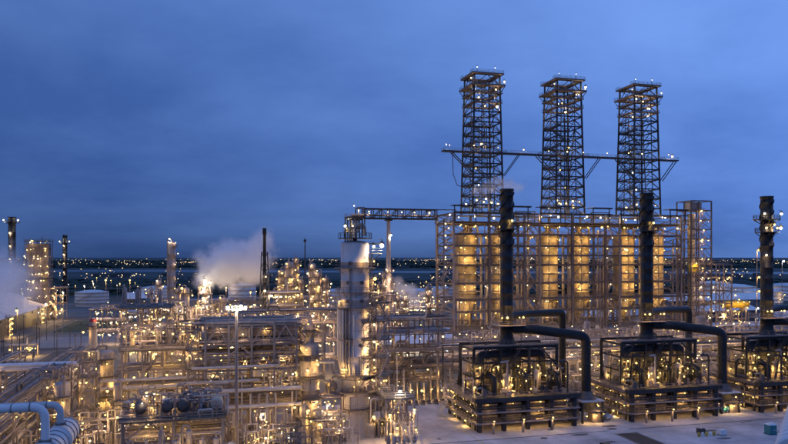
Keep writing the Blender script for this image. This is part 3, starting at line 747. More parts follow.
    for zf in (11.4, 14.8):                                     # upper working floors round the risers
        for y in (SY - 4.6, SY + 4.6): bar(t, 'floor_beam', (X0 + .8, y, zf), (X0 + 22.4, y, zf), .42, 'heater')
        for xa in (X0 + .8, X0 + 7.6, X0 + 15, X0 + 22.4): bar(t, 'floor_beam', (xa, SY - 4.3, zf), (xa, SY + 4.3, zf), .36, 'heater')
        deck(t, X0 + .5, X0 + 7.2 if zf > 12 else X0 + 22.7, SY - 6.0, SY - 4.75, zf + .3, 'heater', True, 'heater', .22, 'upper_floor')
        deck(t, X0 + 15.2 if zf > 12 else X0 + 4, X0 + 22.7, SY + 3.0, SY + 4.3, zf + .3, 'heater', True, 'heater', .22, 'upper_floor')
        for q in range(5): lamp(t, (X0 + 2 + 4.8 * q + rr.uniform(-1, 1), SY - 5.6, zf - .8), 'gold', .5, boost=1.4)
    for q in range(5):
        xa = X0 + 2.6 + 4.4 * q; bar(t, 'hanger_post', (xa, SY - 5.9, 7.8), (xa, SY - 5.9, 15.4 if q in (0, 4) else 11.5), .3, 'heater', 'bar')
    stair(t, (X0 + 8.2, SY - 5.6, 11.7), (X0 + 12.6, SY - 5.6, 18.9), .9, 'heater')
    for a, b_ in ((X0 + .8, X0 + 7.6), (X0 + 22.4, X0 + 15)): bar(t, 'brace', (a, SY - 4.6, 13.5), (a + (b_ - a) * .55, SY - 4.6, 18), .3, 'heater', 'bar')
    for x in (SX - 1.5, SX + 1.5):
        for z in (10, 13.5): MB().box(x - .9, x + .9, SY - 3.1, SY + 3.1, z, z + 3).build('transition_box', 'heater', t)
    pr = [(2.6, 7.8), (2.6, 17.5), (1.62, 20.5)]
    for z in lin(22, 55, 11): pr += [(1.58, z), (1.66, z + .05), (1.66, z + .2), (1.58, z + .25)]
    pr += [(1.6, 56.2), (1.75, 56.25), (1.75, 56.7), (1.3, 56.7), (1.3, 54)]
    st = MB().lathe((SX, SY, 0), pr, 24).build('stack', 'black', t)
    for k in range(3):                                        # helical strakes on the upper part
        n = 54; vs = []
        for i in range(n + 1):
            a = k * 2.094 + i / n * 2 * math.pi * 1.6; z = 41.5 + 14.4 * i / n
            for r_ in (1.5, 1.86):
                for dz in (-.06, .06): vs.append((SX + r_*math.cos(a), SY + r_*math.sin(a), z + dz))
        MB().add(vs, [(4*i + p, 4*i + q, 4*i + 4 + q, 4*i + 4 + p) for i in range(n) for p, q in ((0,1),(1,3),(3,2),(2,0))]).build('strake', 'black', st)
    ring(st, (SX, SY), 1.6, 3.0, 46.9, m='dsteel', rm='dsteel', gus=True)
    lamp(t, (SX + .3, SY - 2.4, 48.8), 'gold', .9)
    deck(t, SX - 3.4, SX + 3.8, SY - 3.4, SY + 3.4, 23.4, 'steel', True, 'galv')
    for a in (-2.6, -1.2, 2.0, 3.0): lamp(t, (SX + a, SY - 3.0, 25.3), 'gold', .75)
    ladder(st, SX - 1.9, SY - .9, 23.5, 46.5, 'dsteel')
    # flue gas ducts: one in front, one behind, each bending down to its fan
    EX, EY = X0 + 29.6, Y0 + 4.0
    MB().tube([(SX + 1.0, SY - .6, 22.4), (SX + 6, SY - 1.6, 22.2), (EX, EY, 20.6), (EX, EY, 6.8)], 1.15, 14, True, 1.7).build('flue_duct', 'black', t)
    MB().tube([(SX + 1.0, SY + .8, 25.4), (SX + 8, SY + 5, 25.4), (EX + 2.4, Y0 + 20, 25.2), (EX + 2.4, Y0 + 20, 3)], .95, 14, True, 1.4).build('flue_duct', 'black', t)
    for z in (10, 14, 18): MB().lathe((EX, EY, 0), [(1.16, z), (1.3, z + .02), (1.3, z + .2), (1.16, z + .22)], 14).build('duct_flange', 'heater', t)
    # fan house under the front duct
    MB().lathe((EX, EY, 0), [(2.4, 5.4), (1.3, 7.3)], 14).build('duct_hood', 'steel', t)
    deck(t, EX - 2.9, EX + 3.2, EY - 3, EY + 3.4, 5.4, 'bluewhite', True, 'galv', .3)
    for x in (EX - 2.6, EX + 2.8):
        for y in (EY - 2.7, EY + 3): bar(t, 'fan_post', (x, y, 0), (x, y, 5.1), .45, 'heater')
    MB().box(EX - 1.9, EX + 1.4, EY - 1.6, EY + 2.6, 2.4, 5.0).build('fan_casing', 'heater', t)
    MB().lathe((EX - 4.2, EY, 1.9), [(.5, -1.3), (1.8, -1.2), (1.8, 1.2), (.5, 1.3)], 20, 'y').build('fan_scroll', 'heater', t)
    MB().tube([(EX - 4.2, EY, 3.4), (EX - 4.2, EY, 5.2), (EX - 2, EY, 5.0)], .7, 10, True, .8).build('fan_outlet', 'heater', t)
    MB().box(EX + .2, EX + 2.6, EY - 2.4, EY - .4, 0, 2.2).build('motor_house', 'steel', t)
    deck(t, EX - .6, EX + 3.6, EY - 3.4, EY + 1, 2.9, 'galv', True, 'galv', .25)
    for p in ((EX + 1.4, EY - 3.2, 4.2), (EX + 1, EY - 3, 1.9), (EX + 2.8, EY - 3.3, 2.2), (EX - 1.6, EY - 3, 1.8)): lamp(t, p, 'gold', .6)
    # side stair at the rear corner
    stair(t, (X0 - 3.4, Y1 - 1, 0), (X0 - 3.4, Y1 - 6.5, 4.7), 1.2, 'pipe_pale'); stair(t, (X0 - 2.6, Y1 - 7, 4.7), (X0 - 2.6, Y1 - 2, 7.8), 1.2, 'pipe_pale')
    return t
h1 = heater('black fired heater with tall stack, standing by the round column and open yard')
h2 = copy_tree(h1); h2.location.x += 39.6; h2['label'] = 'black fired heater with tall stack between its two twin heaters'
h3 = copy_tree(h1); h3.location.x += 77.6; h3['label'] = 'black fired heater whose stack has two lit ring platforms, by the portable toilet'
for k, h in enumerate((h1, h2, h3)):                            # each heater carries pipework of its own
    rr = random.Random(60 + k); ox = 59 + (0, 39.6, 77.6)[k]
    for j in range(16):
        x = ox + 23 * rr.random(); y = 145.5 + 18 * rr.random(); hh = rr.choice((3, 5, 9, 10.4)) * rr.uniform(.7, 1.1); x2 = x + rr.choice((-1, 1)) * rr.uniform(1, 5)
        pipe(h, [(x, y, 7.8), (x, y, 7.8 + hh), (x2, y, 7.8 + hh), (x2, y + rr.uniform(-1, 2), 8.2)], rr.uniform(.1, .3), rr.choice(('pipe', 'heater', 'black', 'clad')))
    for j in range(5): x = ox + 23 * rr.random(); z = rr.uniform(10, 15); MB().bar((x, 146 + 15 * rr.random(), 7.8), (x, 147, z), .3).build('strut', 'heater', h)
    for j in range(7): bar(h, 'roof_post', (ox + 2 + 3.3 * j, 147.2 + rr.uniform(0, 3), 7.8), (ox + 2 + 3.3 * j, 147.2 + rr.uniform(0, 1), rr.uniform(10, 16)), .32, 'heater', 'bar')
    for j in range(3): x = ox + 3 + 18 * rr.random(); lamp(h, (x, 145.4, rr.uniform(9, 13)), 'gold', .6)
SX3 = 59 + 77.6 + 11.3
for z in (50.4,):
    ring(h3, (SX3, 155), 1.6, 3.4, z, m='dsteel', rm='steel')
for dx_, z in ((-2.6, 51.8), (3.0, 51.8), (-2.0, 47.9), (1.6, 47.9), (2.8, 47.9), (-2.0, 40.5)): lamp(h3, (SX3 + dx_, 153, z), 'white_l' if z > 50 else 'warm', .9)

# ================================================================ COLUMNS, VESSELS, RACKS
def vcol(name, label, cat, x, y, r, z1, m='clad', plats=(), skirt=3.0, group=None, lamps='gold', z0=0.0, over=True, lad=True, bands=0, pa=(150, 330), seg=20, ls=.8, lampn=2, fh=.5, boost=1.0):
    t = thing(name, label, cat, (x, y, z0), group)
    zs = z0 + skirt
    pr = head(r, zs + r * fh, False, fh)[:-1] + [(r, zs + r * fh)]
    for z in lin(zs + r * fh, z1 - r * fh, bands + 1)[1:-1]: pr += [(r, z), (r + .07, z + .02), (r + .07, z + .18), (r, z + .2)]
    pr += head(r, z1 - r * fh, True, fh)
    MB().lathe((x, y, 0), pr, seg).build('shell', m, t)
    MB().lathe((x, y, 0), [(r * 1.04, z0), (r * 1.04, z0 + .3), (r * .97, z0 + .35), (r * .97, zs + r * fh * .9)], seg).build('skirt', m, t)
    for i, z in enumerate(plats):
        a0 = pa[0] + (30 if i % 2 else 0); a1 = pa[1] + (60 if i % 2 else 0)
        ring(t, (x, y), r + .03, r + 1.25, z, a0, a1)
        for q in range(lampn):
            a = R(a0 + (a1 - a0) * (.3 + .45 * q + rng.uniform(-.1, .1)))
            lamp(t, (x + (r + 1.2) * math.cos(a), y + (r + 1.2) * math.sin(a), z - 1.0 if q else z + 1.9), lamps, ls, boost=boost)
    if over:
        a = R(rng.uniform(180, 350)); rp_ = max(.18, r * .16); q = (x + (r + rp_ + .4) * math.cos(a), y + (r + rp_ + .4) * math.sin(a))
        pipe(t, [(x, y, z1 - .1), (x, y, z1 + rp_ * 4), (q[0], q[1], z1 + rp_ * 4), (q[0], q[1], z0 + 2)], rp_, 'pipe', name='overhead_line')
    if lad and z1 - z0 > 6: ladder(t, x - r * .2, y - r - .35, z0 + 1, z1 - 1)
    return t
def hdrum(name, label, cat, x, y, z, r, L, axis='x', m='clad', group=None, zb=None, nozzle=True):
    zb = z - r - .9 if zb is None else zb
    t = thing(name, label, cat, (x, y, zb), group)
    pr = head(r, -L/2, False)[:-1] + [(r, -L/2)]
    for q in lin(-L/2, L/2, 4)[1:-1]: pr += [(r, q), (r + .05, q + .02), (r + .05, q + .12), (r, q + .14)]
    pr += head(r, L/2, True)
    MB().lathe((x, y, z), pr, 18, axis).build('shell', m, t)
    for s in (-.3, .3):
        dx_, dy_ = (L * s, 0) if axis == 'x' else (0, L * s)
        a, b_ = (.2, r * .8) if axis == 'x' else (r * .8, .2)
        MB().box(x + dx_ - a, x + dx_ + a, y + dy_ - b_, y + dy_ + b_, zb, z - r * .62).build('saddle', 'concrete', t)
    if nozzle:
        MB().tube([(x, y, z + r * .9), (x, y, z + r + .8), (x + .9, y, z + r + .8)], r * .2, 8, True, .3).build('nozzle', 'pipe', t)
    return t
def rack(name, label, cat, x0, x1, nb, y0, y1, zs, axis='x', npipe=6, m='steel', seed=0, lamps=10, lc=('gold', 'warm'), brace=True, rmin=.12, rmax=.38, ls=.8, decks=(), rails=(), pm=('pipe', 'pipe', 'clad', 'pipe_dark', 'pipe_pale'), cw_=.32, group=None, fill=1.0, nrow=1, boost=1.0):
    rr = random.Random(seed)
    t = thing(name, label, cat, ((x0 + x1)/2, (y0 + y1)/2, 0), group)
    if axis == 'x': xs_, ys_ = lin(x0, x1, nb), lin(y0, y1, nrow)
    else: xs_, ys_ = lin(x0, x1, nrow), lin(y0, y1, nb)
    br_ = []
    if brace:
        for i in range(nb):
            if i % 2 == seed % 2:
                for lv in range(len(zs)):
                    if rr.random() < .8: br_.append((axis, i, 0 if axis == 'x' else nrow, lv, rr.choice(('v', 'v', 'x', '/'))))
        for lv in range(len(zs)):
            if rr.random() < .7: br_.append(('y' if axis == 'x' else 'x', 0, 0, lv, 'v'))
    frame(t, xs_, ys_, zs, cw_, cw_ * .85, m, brace=br_)
    lo, hi = (y0, y1) if axis == 'x' else (x0, x1); A, B = (x0, x1) if axis == 'x' else (y0, y1)
    for z in zs:
        n = int(npipe * fill * rr.uniform(.7, 1.2))
        for k in range(n):
            r_ = rr.uniform(rmin, rmax); q = lo + .7 + (hi - lo - 1.4) * (k + rr.uniform(.2, .8)) / max(n, 1); zz = z + cw_ * .43 + r_
            a, b_ = A - rr.uniform(.3, 1.6), B + rr.uniform(.3, 1.6)
            mm = rr.choice(pm); u = rr.random()
            P = (lambda s, h: (s, q, h)) if axis == 'x' else (lambda s, h: (q, s, h))
            if u < .62: spipe(t, P(a, zz), P(b_, zz), r_, mm)
            elif u < .85:
                c_ = rr.uniform(A + (B - A) * .3, B - (B - A) * .1); h = rr.choice((-3.2, 2.6, 3.4))
                pipe(t, [P(a, zz), P(c_, zz), P(c_, max(zz + h, .3))], r_, mm)
            else:
                c_ = rr.uniform(A + (B - A) * .2, B - (B - A) * .5); w_ = min(3.5, (B - A) * .25)
                pipe(t, [P(a, zz), P(c_, zz), P(c_, zz + 1.6), P(c_ + w_, zz + 1.6), P(c_ + w_, zz), P(b_, zz)], r_, mm)
    for z in decks: deck(t, x0 - .6, x1 + .6, y0 - .9, y1 + .6, z, 'grate')
    for z in rails: rail_mb(MB(), [(x0, y0 - .3, z), (x1, y0 - .3, z)]).build('handrail', 'galv', t)
    for k in range(int(lamps * 1.5)):
        z = rr.choice(zs) - rr.uniform(.9, 1.6)
        if axis == 'x': p = (rr.uniform(x0, x1), y0 - .5 if rr.random() < .2 else rr.uniform(y0 + .5, y0 + (y1 - y0) * .6), z)
        else: p = (x1 + .5 if rr.random() < .25 else rr.uniform(x0, x1), rr.uniform(y0, y1), z)
        lamp(t, p, rr.choice(lc), ls * rr.uniform(.6, 1.0), boost=boost * 1.25)
    return t
PUMP = None
def pump(x, y, rz=0):
    global PUMP
    if PUMP is None:
        t = thing('pump', 'small pump with motor on a concrete plinth among the pipe racks', 'pump', (0, 0, 0), 'pumps on plinths')
        MB().box(-1.3, 1.3, -.5, .5, 0, .45).build('plinth', 'concrete', t)
        MB().lathe((-.6, 0, .95), [(.2, -.6), (.42, -.55), (.42, .45), (.25, .6)], 12, 'x').build('motor', 'pipe_dark', t)
        MB().lathe((.6, 0, .95), [(.2, -.25), (.5, -.2), (.5, .2), (.2, .25)], 12, 'y').build('casing', 'pipe', t)
        MB().tube([(.6, 0, 1.3), (.6, 0, 2.6), (.6, 1.2, 2.6)], .14, 8, True, .3).build('discharge', 'pipe', t)
        PUMP = t; t.location = (x, y, 0); t.rotation_euler.z = rz; return t
    c = copy_tree(PUMP); c.location = (x, y, 0); c.rotation_euler.z = rz; return c

# ---------------------------------------------------------------- the big column
BX, BY = W(355, 157); BR = 3.25
bc = vcol('distillation_column', 'huge pale round column with ring platforms beside the paved yard', 'column', BX, BY, BR, 43.8, 'tower', (), 8.0, over=False, lad=False, bands=7, seg=40, fh=.25)
for z, a0, a1, w_ in ((37.6, 0, 360, 1.5), (32.0, 180, 380, .9), (28.6, 0, 360, 1.4), (13.4, 150, 380, 2.0), (9.6, 180, 360, 2.2)):
    ring(bc, (BX, BY), BR + .03, BR + w_, z, a0, a1, m='steel', rm='steel')
ring(bc, (BX, BY), .5, BR + .7, 44.4, m='dsteel', rm='dsteel', gus=False)
deck(bc, BX + BR + .1, BX + BR + 2.6, BY - 2.4, BY + .6, 40.9, 'dsteel', True, 'dsteel'); deck(bc, BX + BR + .1, BX + BR + 2.6, BY - 2.4, BY + .6, 43.2, 'dsteel', False)
for x in (BX + BR + .3, BX + BR + 2.4): bar(bc, 'brace', (BX + BR - .2, BY - 1, 38.6), (x, BY - 2.2, 40.7), .18, 'dsteel', 'bar')
for z in (32.6, 28.9 + 4.8, 34.3): pass
for a, z in ((-130, 30.0), (-75, 30.0), (-130, 34.2), (-75, 34.2), (-120, 38.6), (-80, 20)):
    ca, sa = math.cos(R(a)), math.sin(R(a))
    MB().tube([(BX + (BR - .1) * ca, BY + (BR - .1) * sa, z), (BX + (BR + .45) * ca, BY + (BR + .45) * sa, z)], .42, 14).build('manway', 'pipe_dark', bc)
for a, r_, za in ((-158, .32, 28), (-146, .32, 28), (-134, .24, 28), (-172, .4, 30), (-120, .16, 37)):
    ca, sa = math.cos(R(a)), math.sin(R(a)); k = BR + r_ + .25
    pipe(bc, [(BX + (BR - .1)*ca, BY + (BR - .1)*sa, za), (BX + k*ca, BY + k*sa, za), (BX + k*ca, BY + k*sa, 14 + r_ * 8), (BX + (BR - .1)*ca, BY + (BR - .1)*sa, 13.2)], r_, 'pipe_pale' if r_ > .3 else 'pipe', name='side_line')
frame(bc, [BX - 1.4, BX + 1.4], [BY - 1.6, BY + 1.6], [46.6, 48.6], .22, .2, 'dsteel', z0=44.45)
pipe(bc, [(BX, BY, 43.6), (BX, BY, 47.4), (BX + 2.2, BY, 47.4), (BX + 2.2, BY, 45)], .5, 'clad', name='overhead_line')
for z in lin(12, 27, 4): MB().lathe((BX, BY, 0), [(BR + .01, z), (BR + .1, z + .03), (BR + .1, z + .22), (BR + .01, z + .25)], 40).build('stiffening_ring', 'tower', bc)
ladder(bc, BX + BR + .4, BY - 1.6, 9, 40.8)
for k, z in enumerate((12.4, 17.2, 21.3, 25.2)):
    a = R(-38)
    ring(bc, (BX, BY), BR + .03, BR + 1.5, z, -75, 5, m='grate')
    lamp(bc, (BX + (BR + .7) * math.cos(R(-55)), BY + (BR + .7) * math.sin(R(-55)), z + 2.1), 'gold', .75); lamp(bc, (BX + (BR + 1.6) * math.cos(a), BY + (BR + 1.6) * math.sin(a), z - .6), 'warm', .8)
for p, c_, s in (((BX + BR + 2.4, BY - 2.9, 42.6), 'white_l', 1.5), ((BX + BR + .5, BY - 2.9, 42.4), 'white_l', 1.0), ((BX - 2.8, BY - 2.6, 47.0), 'white_l', .9),
                 ((BX + 1.4, BY - BR - .9, 39.4), 'gold', .7), ((BX + BR + .9, BY - 1.5, 39), 'gold', .8), ((BX + BR + 1, BY - 2, 35), 'gold', .8), ((BX - BR - .6, BY - 1.4, 30), 'gold', .6)): lamp(bc, p, c_, s)
for k in range(7): a = R(rng.uniform(-140, -20)); lamp(bc, (BX + (BR + 1.6) * math.cos(a), BY + (BR + 1.6) * math.sin(a), rng.choice((11.0, 12.2, 14.8, 15.6))), 'gold', .62)
for z, a0, a1, w_ in ((5.6, 195, 345, 1.3), (21.3, 190, 250, .9)): ring(bc, (BX, BY), BR + .03, BR + w_, z, a0, a1, m='steel', rm='steel')
ladder(bc, BX - .4, BY - BR - .5, 0, 9.4); ladder(bc, BX + .9, BY - BR - .5, 13.6, 28.4)
for k in range(12):
    a = R(rng.uniform(-165, -15)); ca, sa = math.cos(a), math.sin(a); z = rng.uniform(3, 27); r_ = rng.uniform(.08, .2); q = BR + r_ + .15
    pipe(bc, [(BX + (BR - .1)*ca, BY + (BR - .1)*sa, z), (BX + q*ca, BY + q*sa, z), (BX + q*ca, BY + q*sa, max(.2, z - rng.uniform(2, 9)))], r_, rng.choice(('pipe', 'pipe_pale', 'pipe_dark')), name='instrument_line')
for k in range(6): MB().box(BX - 2 + k * .8, BX - 1.5 + k * .8, BY - BR - .75, BY - BR - .3, 9.7, 10.6 + .2 * (k % 3)).build('junction_box', 'steel', bc)
# pipework skid at its foot
fs = thing('valve_manifold', 'cluster of bent pipes and valves at the foot of the big column', 'pipework', (BX + 3, BY - 5.5, 0))
for k in range(9):
    x = BX + 1.6 + k * .55; h = rng.uniform(1.5, 8.5); y = BY - 4.4 - rng.uniform(0, 2.4)
    pipe(fs, [(x, y, .1), (x, y, h), (x + rng.uniform(.8, 2.4), y, h), (x + 1.2, y + 2.5, h + .1)], rng.uniform(.12, .3), rng.choice(('pipe', 'pipe_pale', 'clad')))
    if k % 2: lamp(fs, (x + .4, y - .9, h + .6), 'gold', .6)
for k in range(5): MB().lathe((BX + 2.2 + k * .9, BY - 6.4, rng.uniform(1.2, 4.5)), [(.1, -.4), (.42, -.38), (.42, -.3), (.2, 0), (.42, .3), (.42, .38), (.1, .4)], 10).build('valve', 'pipe_dark', fs)
hdrum('reflux_drum', 'pale horizontal drum lit gold beside the big column skirt', 'drum', BX + 5.0, BY - 6.6, 4.6, 1.1, 3.6, 'x', 'clad', zb=0)
vcol('small_vessel', 'short fat gold-lit vessel in front of the big column skirt', 'vessel', BX + 2.4, BY - 6.2, 1.1, 3.2, 'drum', (), .6, over=False, lad=False)

# ---------------------------------------------------------------- reactor vessels left of the column
VX, VY = W(310, 153)
rv = vcol('reactor_vessel', 'pale reactor with a domed shoulder and narrow neck between big column and rack', 'vessel', VX, VY, 2.1, 21.0, 'clad', (18.2, 13.2, 8.6), 6.0, over=False, bands=3, seg=28)
MB().lathe((VX, VY, 0), [(.95, 20.6), (.95, 23.6), (1.2, 23.7), (1.2, 24.0), (.7, 24.1), (.5, 25.6), (.2, 25.8)], 16).build('neck', 'clad', rv)
ring(rv, (VX, VY), .97, 2.4, 23.4)
for p in ((VX - .8, VY - 2.8, 25.2), (VX + 1.6, VY - 2, 24.6), (VX - 1.2, VY - 2.7, 19.6), (VX + 1.4, VY - 2.8, 16.2)): lamp(rv, p, 'gold', .75)
pipe(rv, [(VX + 1, VY - 1, 23.9), (VX + 3.1, VY - 1, 23.0), (VX + 3.1, VY - 1, 12), (VX + 4.4, VY - 1, 12)], .28, 'pipe'); pipe(rv, [(VX + 2, VY - 1.2, 16.5), (VX + 5.2, VY - 1.4, 16.4)], .3, 'pipe_pale')
for k, (dx_, h, lb) in enumerate(((-1.3, 8.0, 'slim pale vertical drum at the reactor foot, on its rack side'), (1.5, 7.0, 'slim pale vertical drum at the reactor foot, on its column side'))):
    vcol('knockout_drum', lb, 'vessel', VX + dx_ - .6, VY - 5.0, 1.05 if k == 0 else 1.15, h, 'clad', (h * .72,), .8, lampn=2, ls=.7)
hdrum('overhead_condenser', 'dark horizontal drum on the pipe deck between reactor and big column', 'drum', VX + 5.0, VY + .3, 11.0, 1.0, 3.4, 'y', 'pipe_dark', zb=8.6)
pb = rack('pipe_deck', 'short crowded pipe deck between the reactor and the big column', 'pipe rack', VX + 3.2, BX - 4.2, 1, 149, 158, [4.2, 8.4], 'x', 5, 'galv', 5, 6, ls=.65, brace=False)

# ---------------------------------------------------------------- main multi-level rack
mr_ = rack('process_rack', 'tall many-levelled pipe rack with braced bays behind the floodlight mast', 'pipe rack', -1.2, 18.0, 4, 149.6, 166, [7.4, 11.0, 15.8, 18.8, 21.2, 25.4], 'x', 11, 'galv', 4, 14, ('gold', 'gold', 'warm'), True, .12, .34, .7, rails=(25.7, 21.5, 11.3), cw_=.42, nrow=2)
for x0_, x1_, y0_, z_ in ((-1, 8, 150, 21.7), (8.2, 18, 150, 21.7), (-1, 18, 151.5, 16.1), (-1, 9, 151.5, 11.2), (9.3, 18, 153, 7.7), (-1, 18, 158.5, 19.0)): deck(mr_, x0_, x1_, y0_, 165.5, z_, 'steel', False)  # solid floors added to shade the inside of the rack
for z, r_ in ((11.55, .42), (8.0, .38)):
    spipe(mr_, (-2.5, 149.0, z), (19.0, 149.0, z), r_, 'pipe_pale')
spipe(mr_, (-4, 148.9, 16.6), (14, 148.9, 16.6), .28, 'pipe_pale'); spipe(mr_, (-6, 148.8, 13.6), (10, 148.8, 13.6), .3, 'pipe_pale')
for x in lin(1, 17, 9): pipe(mr_, [(x, 149.1, rng.choice((.4, 4))), (x, 149.1, rng.choice((7, 10.6, 15)))], rng.uniform(.12, .3), rng.choice(('pipe', 'pipe_pale', 'clad')))
for i in range(4):
    # fin-fan coolers on the top level
    a = -1 + i * 4.8; MB().box(a + .2, a + 4.4, 152.5, 164, 22.6, 24.6).build('cooler_bay', 'steel', mr_)
    for q in (154.5, 158, 161.8): MB().lathe((a + 2.3, q, 24.6), [(1.7, 0), (1.5, .7), (1.4, .7), (1.4, .1)], 16).build('fan_ring', 'steel', mr_)
for i in range(4):
    xa, xb = lin(-1.2, 18, 4)[i:i+2]; zl = [0, 7.4, 11.0, 15.8, 18.8, 21.2, 25.4]
    for lv in range(6):
        if (i + lv) % 2 or lv == 5:
            za, zb = zl[lv] + .2, zl[lv+1] - .2; xm = (xa + xb) / 2
            bar(mr_, 'brace', (xa + .2, 149.45, za), (xm, 149.45, zb), .24, 'galv', 'bar'); bar(mr_, 'brace', (xb - .2, 149.45, za), (xm, 149.4, zb), .24, 'galv', 'bar')
    rail_mb(MB(), [(xa + .1, 149.3, 25.7), (xb - .1, 149.3, 25.7)], post=1.2, w=.09).build('handrail', 'galv', mr_)
stair(mr_, (18.9, 149.8, 0), (18.9, 155.2, 7.4), 1.0); stair(mr_, (18.9, 155.4, 7.4), (18.9, 150.2, 11), 1.0)

rc = rack('process_rack', 'low wide pipe rack with long white pipes beside the slim platform column', 'pipe rack', -19.5, -2.0, 4, 165, 178, [5.4, 9.6, 13.6, 18.6], 'x', 11, 'galv', 9, 12, ('gold', 'gold', 'warm'), True, .12, .36, .7, rails=(18.9,), decks=(18.85,), nrow=2)
for z_ in (5.8, 10.0, 14.0): deck(rc, -19, -2.4, 167, 177.6, z_, 'steel', False)  # floors added to stop light from above and darken the bays below
for z in (10.4, 12.2): spipe(rc, (-24, 164.4, z), (-2, 164.4, z), .36, 'pipe_pale')
for k in range(6): vcol('accumulator', 'small upright drum standing on the wide rack roof', 'vessel', -18 + k * 2.8 + rng.uniform(-.4, .4), 168 + rng.uniform(0, 5), rng.uniform(.5, .8), 18.9 + rng.uniform(2.6, 5), 'clad', (), .5, 'upright drums on the rack roof', z0=18.85, lad=False)
for k in range(9): lamp(rc, (-19 + k * 2.1, 164.2 + rng.uniform(0, 3), 20.6 + rng.uniform(0, 2.6)), 'gold', .7)

# exchanger deck
ex = rack('exchanger_deck', 'steel deck of exchangers and valves in front of the wide rack', 'steel deck', -15.0, 2.0, 2, 128, 140.5, [7.2, 10.8], 'x', 5, 'galv', 12, 7, ('gold', 'warm'), True, .1, .28, .62, decks=(11.1,), cw_=.5)
for k, (x, L_) in enumerate(((-12.2, 4.2), (-7.8, 4.6), (-5.0, 4.6), (1.0, 4.0))):
    hdrum('heat_exchanger', ('stubby dark exchanger at the outer end of the exchanger deck', 'fat dark exchanger of the close pair, the one nearer the stubby exchanger', 'fat dark exchanger of the close pair, the one nearer the floodlight mast', 'brown exchanger beside the floodlight mast')[k], 'exchanger', x, 132.2, 12.9, 1.15, L_, 'y', 'pipe_dark' if k < 3 else 'drum', 'exchangers on the deck', 11.12)
for k in range(14):
    x = -14.4 + k * 1.15; y = rng.uniform(129, 139); h = rng.uniform(12.5, 15.5)
    pipe(ex, [(x, y, 11.2), (x, y, h), (x + rng.choice((-1, 1)) * rng.uniform(.6, 1.6), y, h), (x + .4, y + 1.4, h)], rng.uniform(.1, .24), rng.choice(('pipe', 'pipe_pale', 'clad')))
for k in range(12): lamp(ex, (rng.uniform(-14, 2), rng.uniform(128.4, 137), rng.uniform(12.4, 14.2)), 'gold', .55)
for k in range(8): lamp(ex, (-14 + 2 * k, 129 + rng.uniform(0, 3), rng.choice((3.6, 5.8, 9.4))), 'gold', .55)
for k in range(7):
    x = -13 + k * 2.3; vcol('filter_vessel', 'small upright vessel beneath the exchanger deck', 'vessel', x, 127.0 - rng.uniform(.5, 3), .55, 7.6 + rng.uniform(0, 2.2), 'clad', (), 4.5, 'upright vessels under the exchanger deck', lad=False)

# crowded low equipment in front of the many-levelled rack and round the columns
def clutter(t, x0, x1, y0, y1, z0, n, hm, seed, lamps=4, ls=.55, w=3.0, rm=(.07, .2)):
    rr = random.Random(seed); n = int(n * 1.7); lamps = int(lamps * 1.5)
    for k in range(n):
        x, y = rr.uniform(x0, x1), rr.uniform(y0, y1); h = hm * rr.uniform(.25, 1); dx_ = rr.choice((-1, 1)) * rr.uniform(.6, w); dy_ = rr.uniform(-1.5, 1.5); r_ = rr.uniform(*rm); u = rr.random()
        if u < .5: P_ = [(x, y, z0), (x, y, z0 + h), (x + dx_, y, z0 + h), (x + dx_, y + dy_, z0 + h * rr.choice((.3, 1.2)))]
        elif u < .8: P_ = [(x, y, z0), (x, y, z0 + h), (x + dx_, y, z0 + h), (x + dx_, y, z0)]
        else: P_ = [(x - w, y, z0 + h), (x + w, y, z0 + h), (x + w, y + dy_, z0 + h), (x + w, y + dy_, z0)]
        pipe(t, P_, r_, rr.choice(('pipe', 'pipe_pale', 'clad', 'pipe', 'pipe_dark', 'galv')), seg=8)
        if k % 3 == 0:
            v = MB().lathe((x, y, z0 + h * .55), [(.1, -.35), (.36, -.33), (.36, -.25), (.18, 0), (.36, .25), (.36, .33), (.1, .35)], 8); v.bar((x, y - .2, z0 + h * .55), (x, y - .9, z0 + h * .55), .09); v.build('valve', rr.choice(('pipe_dark', 'clad', 'rust')), t)
    for k in range(lamps): lamp(t, (rr.uniform(x0, x1), rr.uniform(y0, y0 + (y1 - y0) * .5), z0 + hm * rr.uniform(.4, 1.1)), rr.choice(('gold', 'gold', 'warm', 'white_l')), ls * .85, boost=1.3)
def scaffold(label, x0, x1, y0, y1, zs, m='galv', seed=0, lamps=4, ncl=6, cat='steel frame', name='access_tower'):
    t = thing(name, label, cat, ((x0+x1)/2, (y0+y1)/2, 0))
    frame(t, [x0, x1], [y0, y1], zs, .26, .22, m, brace=[('x', 0, 0, i, 'v' if i % 2 else 'x') for i in range(len(zs))] + [('y', 0, 0, i, '/') for i in range(len(zs))], bwid=.14)
    Z = [0] + list(zs)
    for i, z in enumerate(zs):
        deck(t, x0 - .5, x1 + .5, y0 - .5, y1 + .4, z + .3, 'grate', True, 'galv')
        a, b_ = (x0 + .4, x1 - .4) if i % 2 else (x1 - .4, x0 + .4); stair(t, (a, y0 - .9, Z[i] + .3 if i else 0), (b_, y0 - .9, z + .3), .8)
    rr = random.Random(seed)
    for i in range(lamps): lamp(t, (rr.uniform(x0, x1), y0 - .7, rr.choice(zs) - .8), 'gold', .6)
    clutter(t, x0, x1, y0, y1, zs[-1] + .3, ncl, 2.4, seed, 1)
    return t
vs_ = thing('valve_station', 'tangle of low pipes and valves in front of the many-levelled rack', 'pipework', (9, 143, 0)); clutter(vs_, 5.8, 17.5, 138.5, 147.8, 0, 46, 5.4, 71, 10)
vs2 = thing('valve_station', 'tangle of low pipes under the exchanger deck front edge', 'pipework', (-6, 125, 0)); clutter(vs2, -15, 3, 120, 127.4, 0, 40, 7.5, 72, 10)
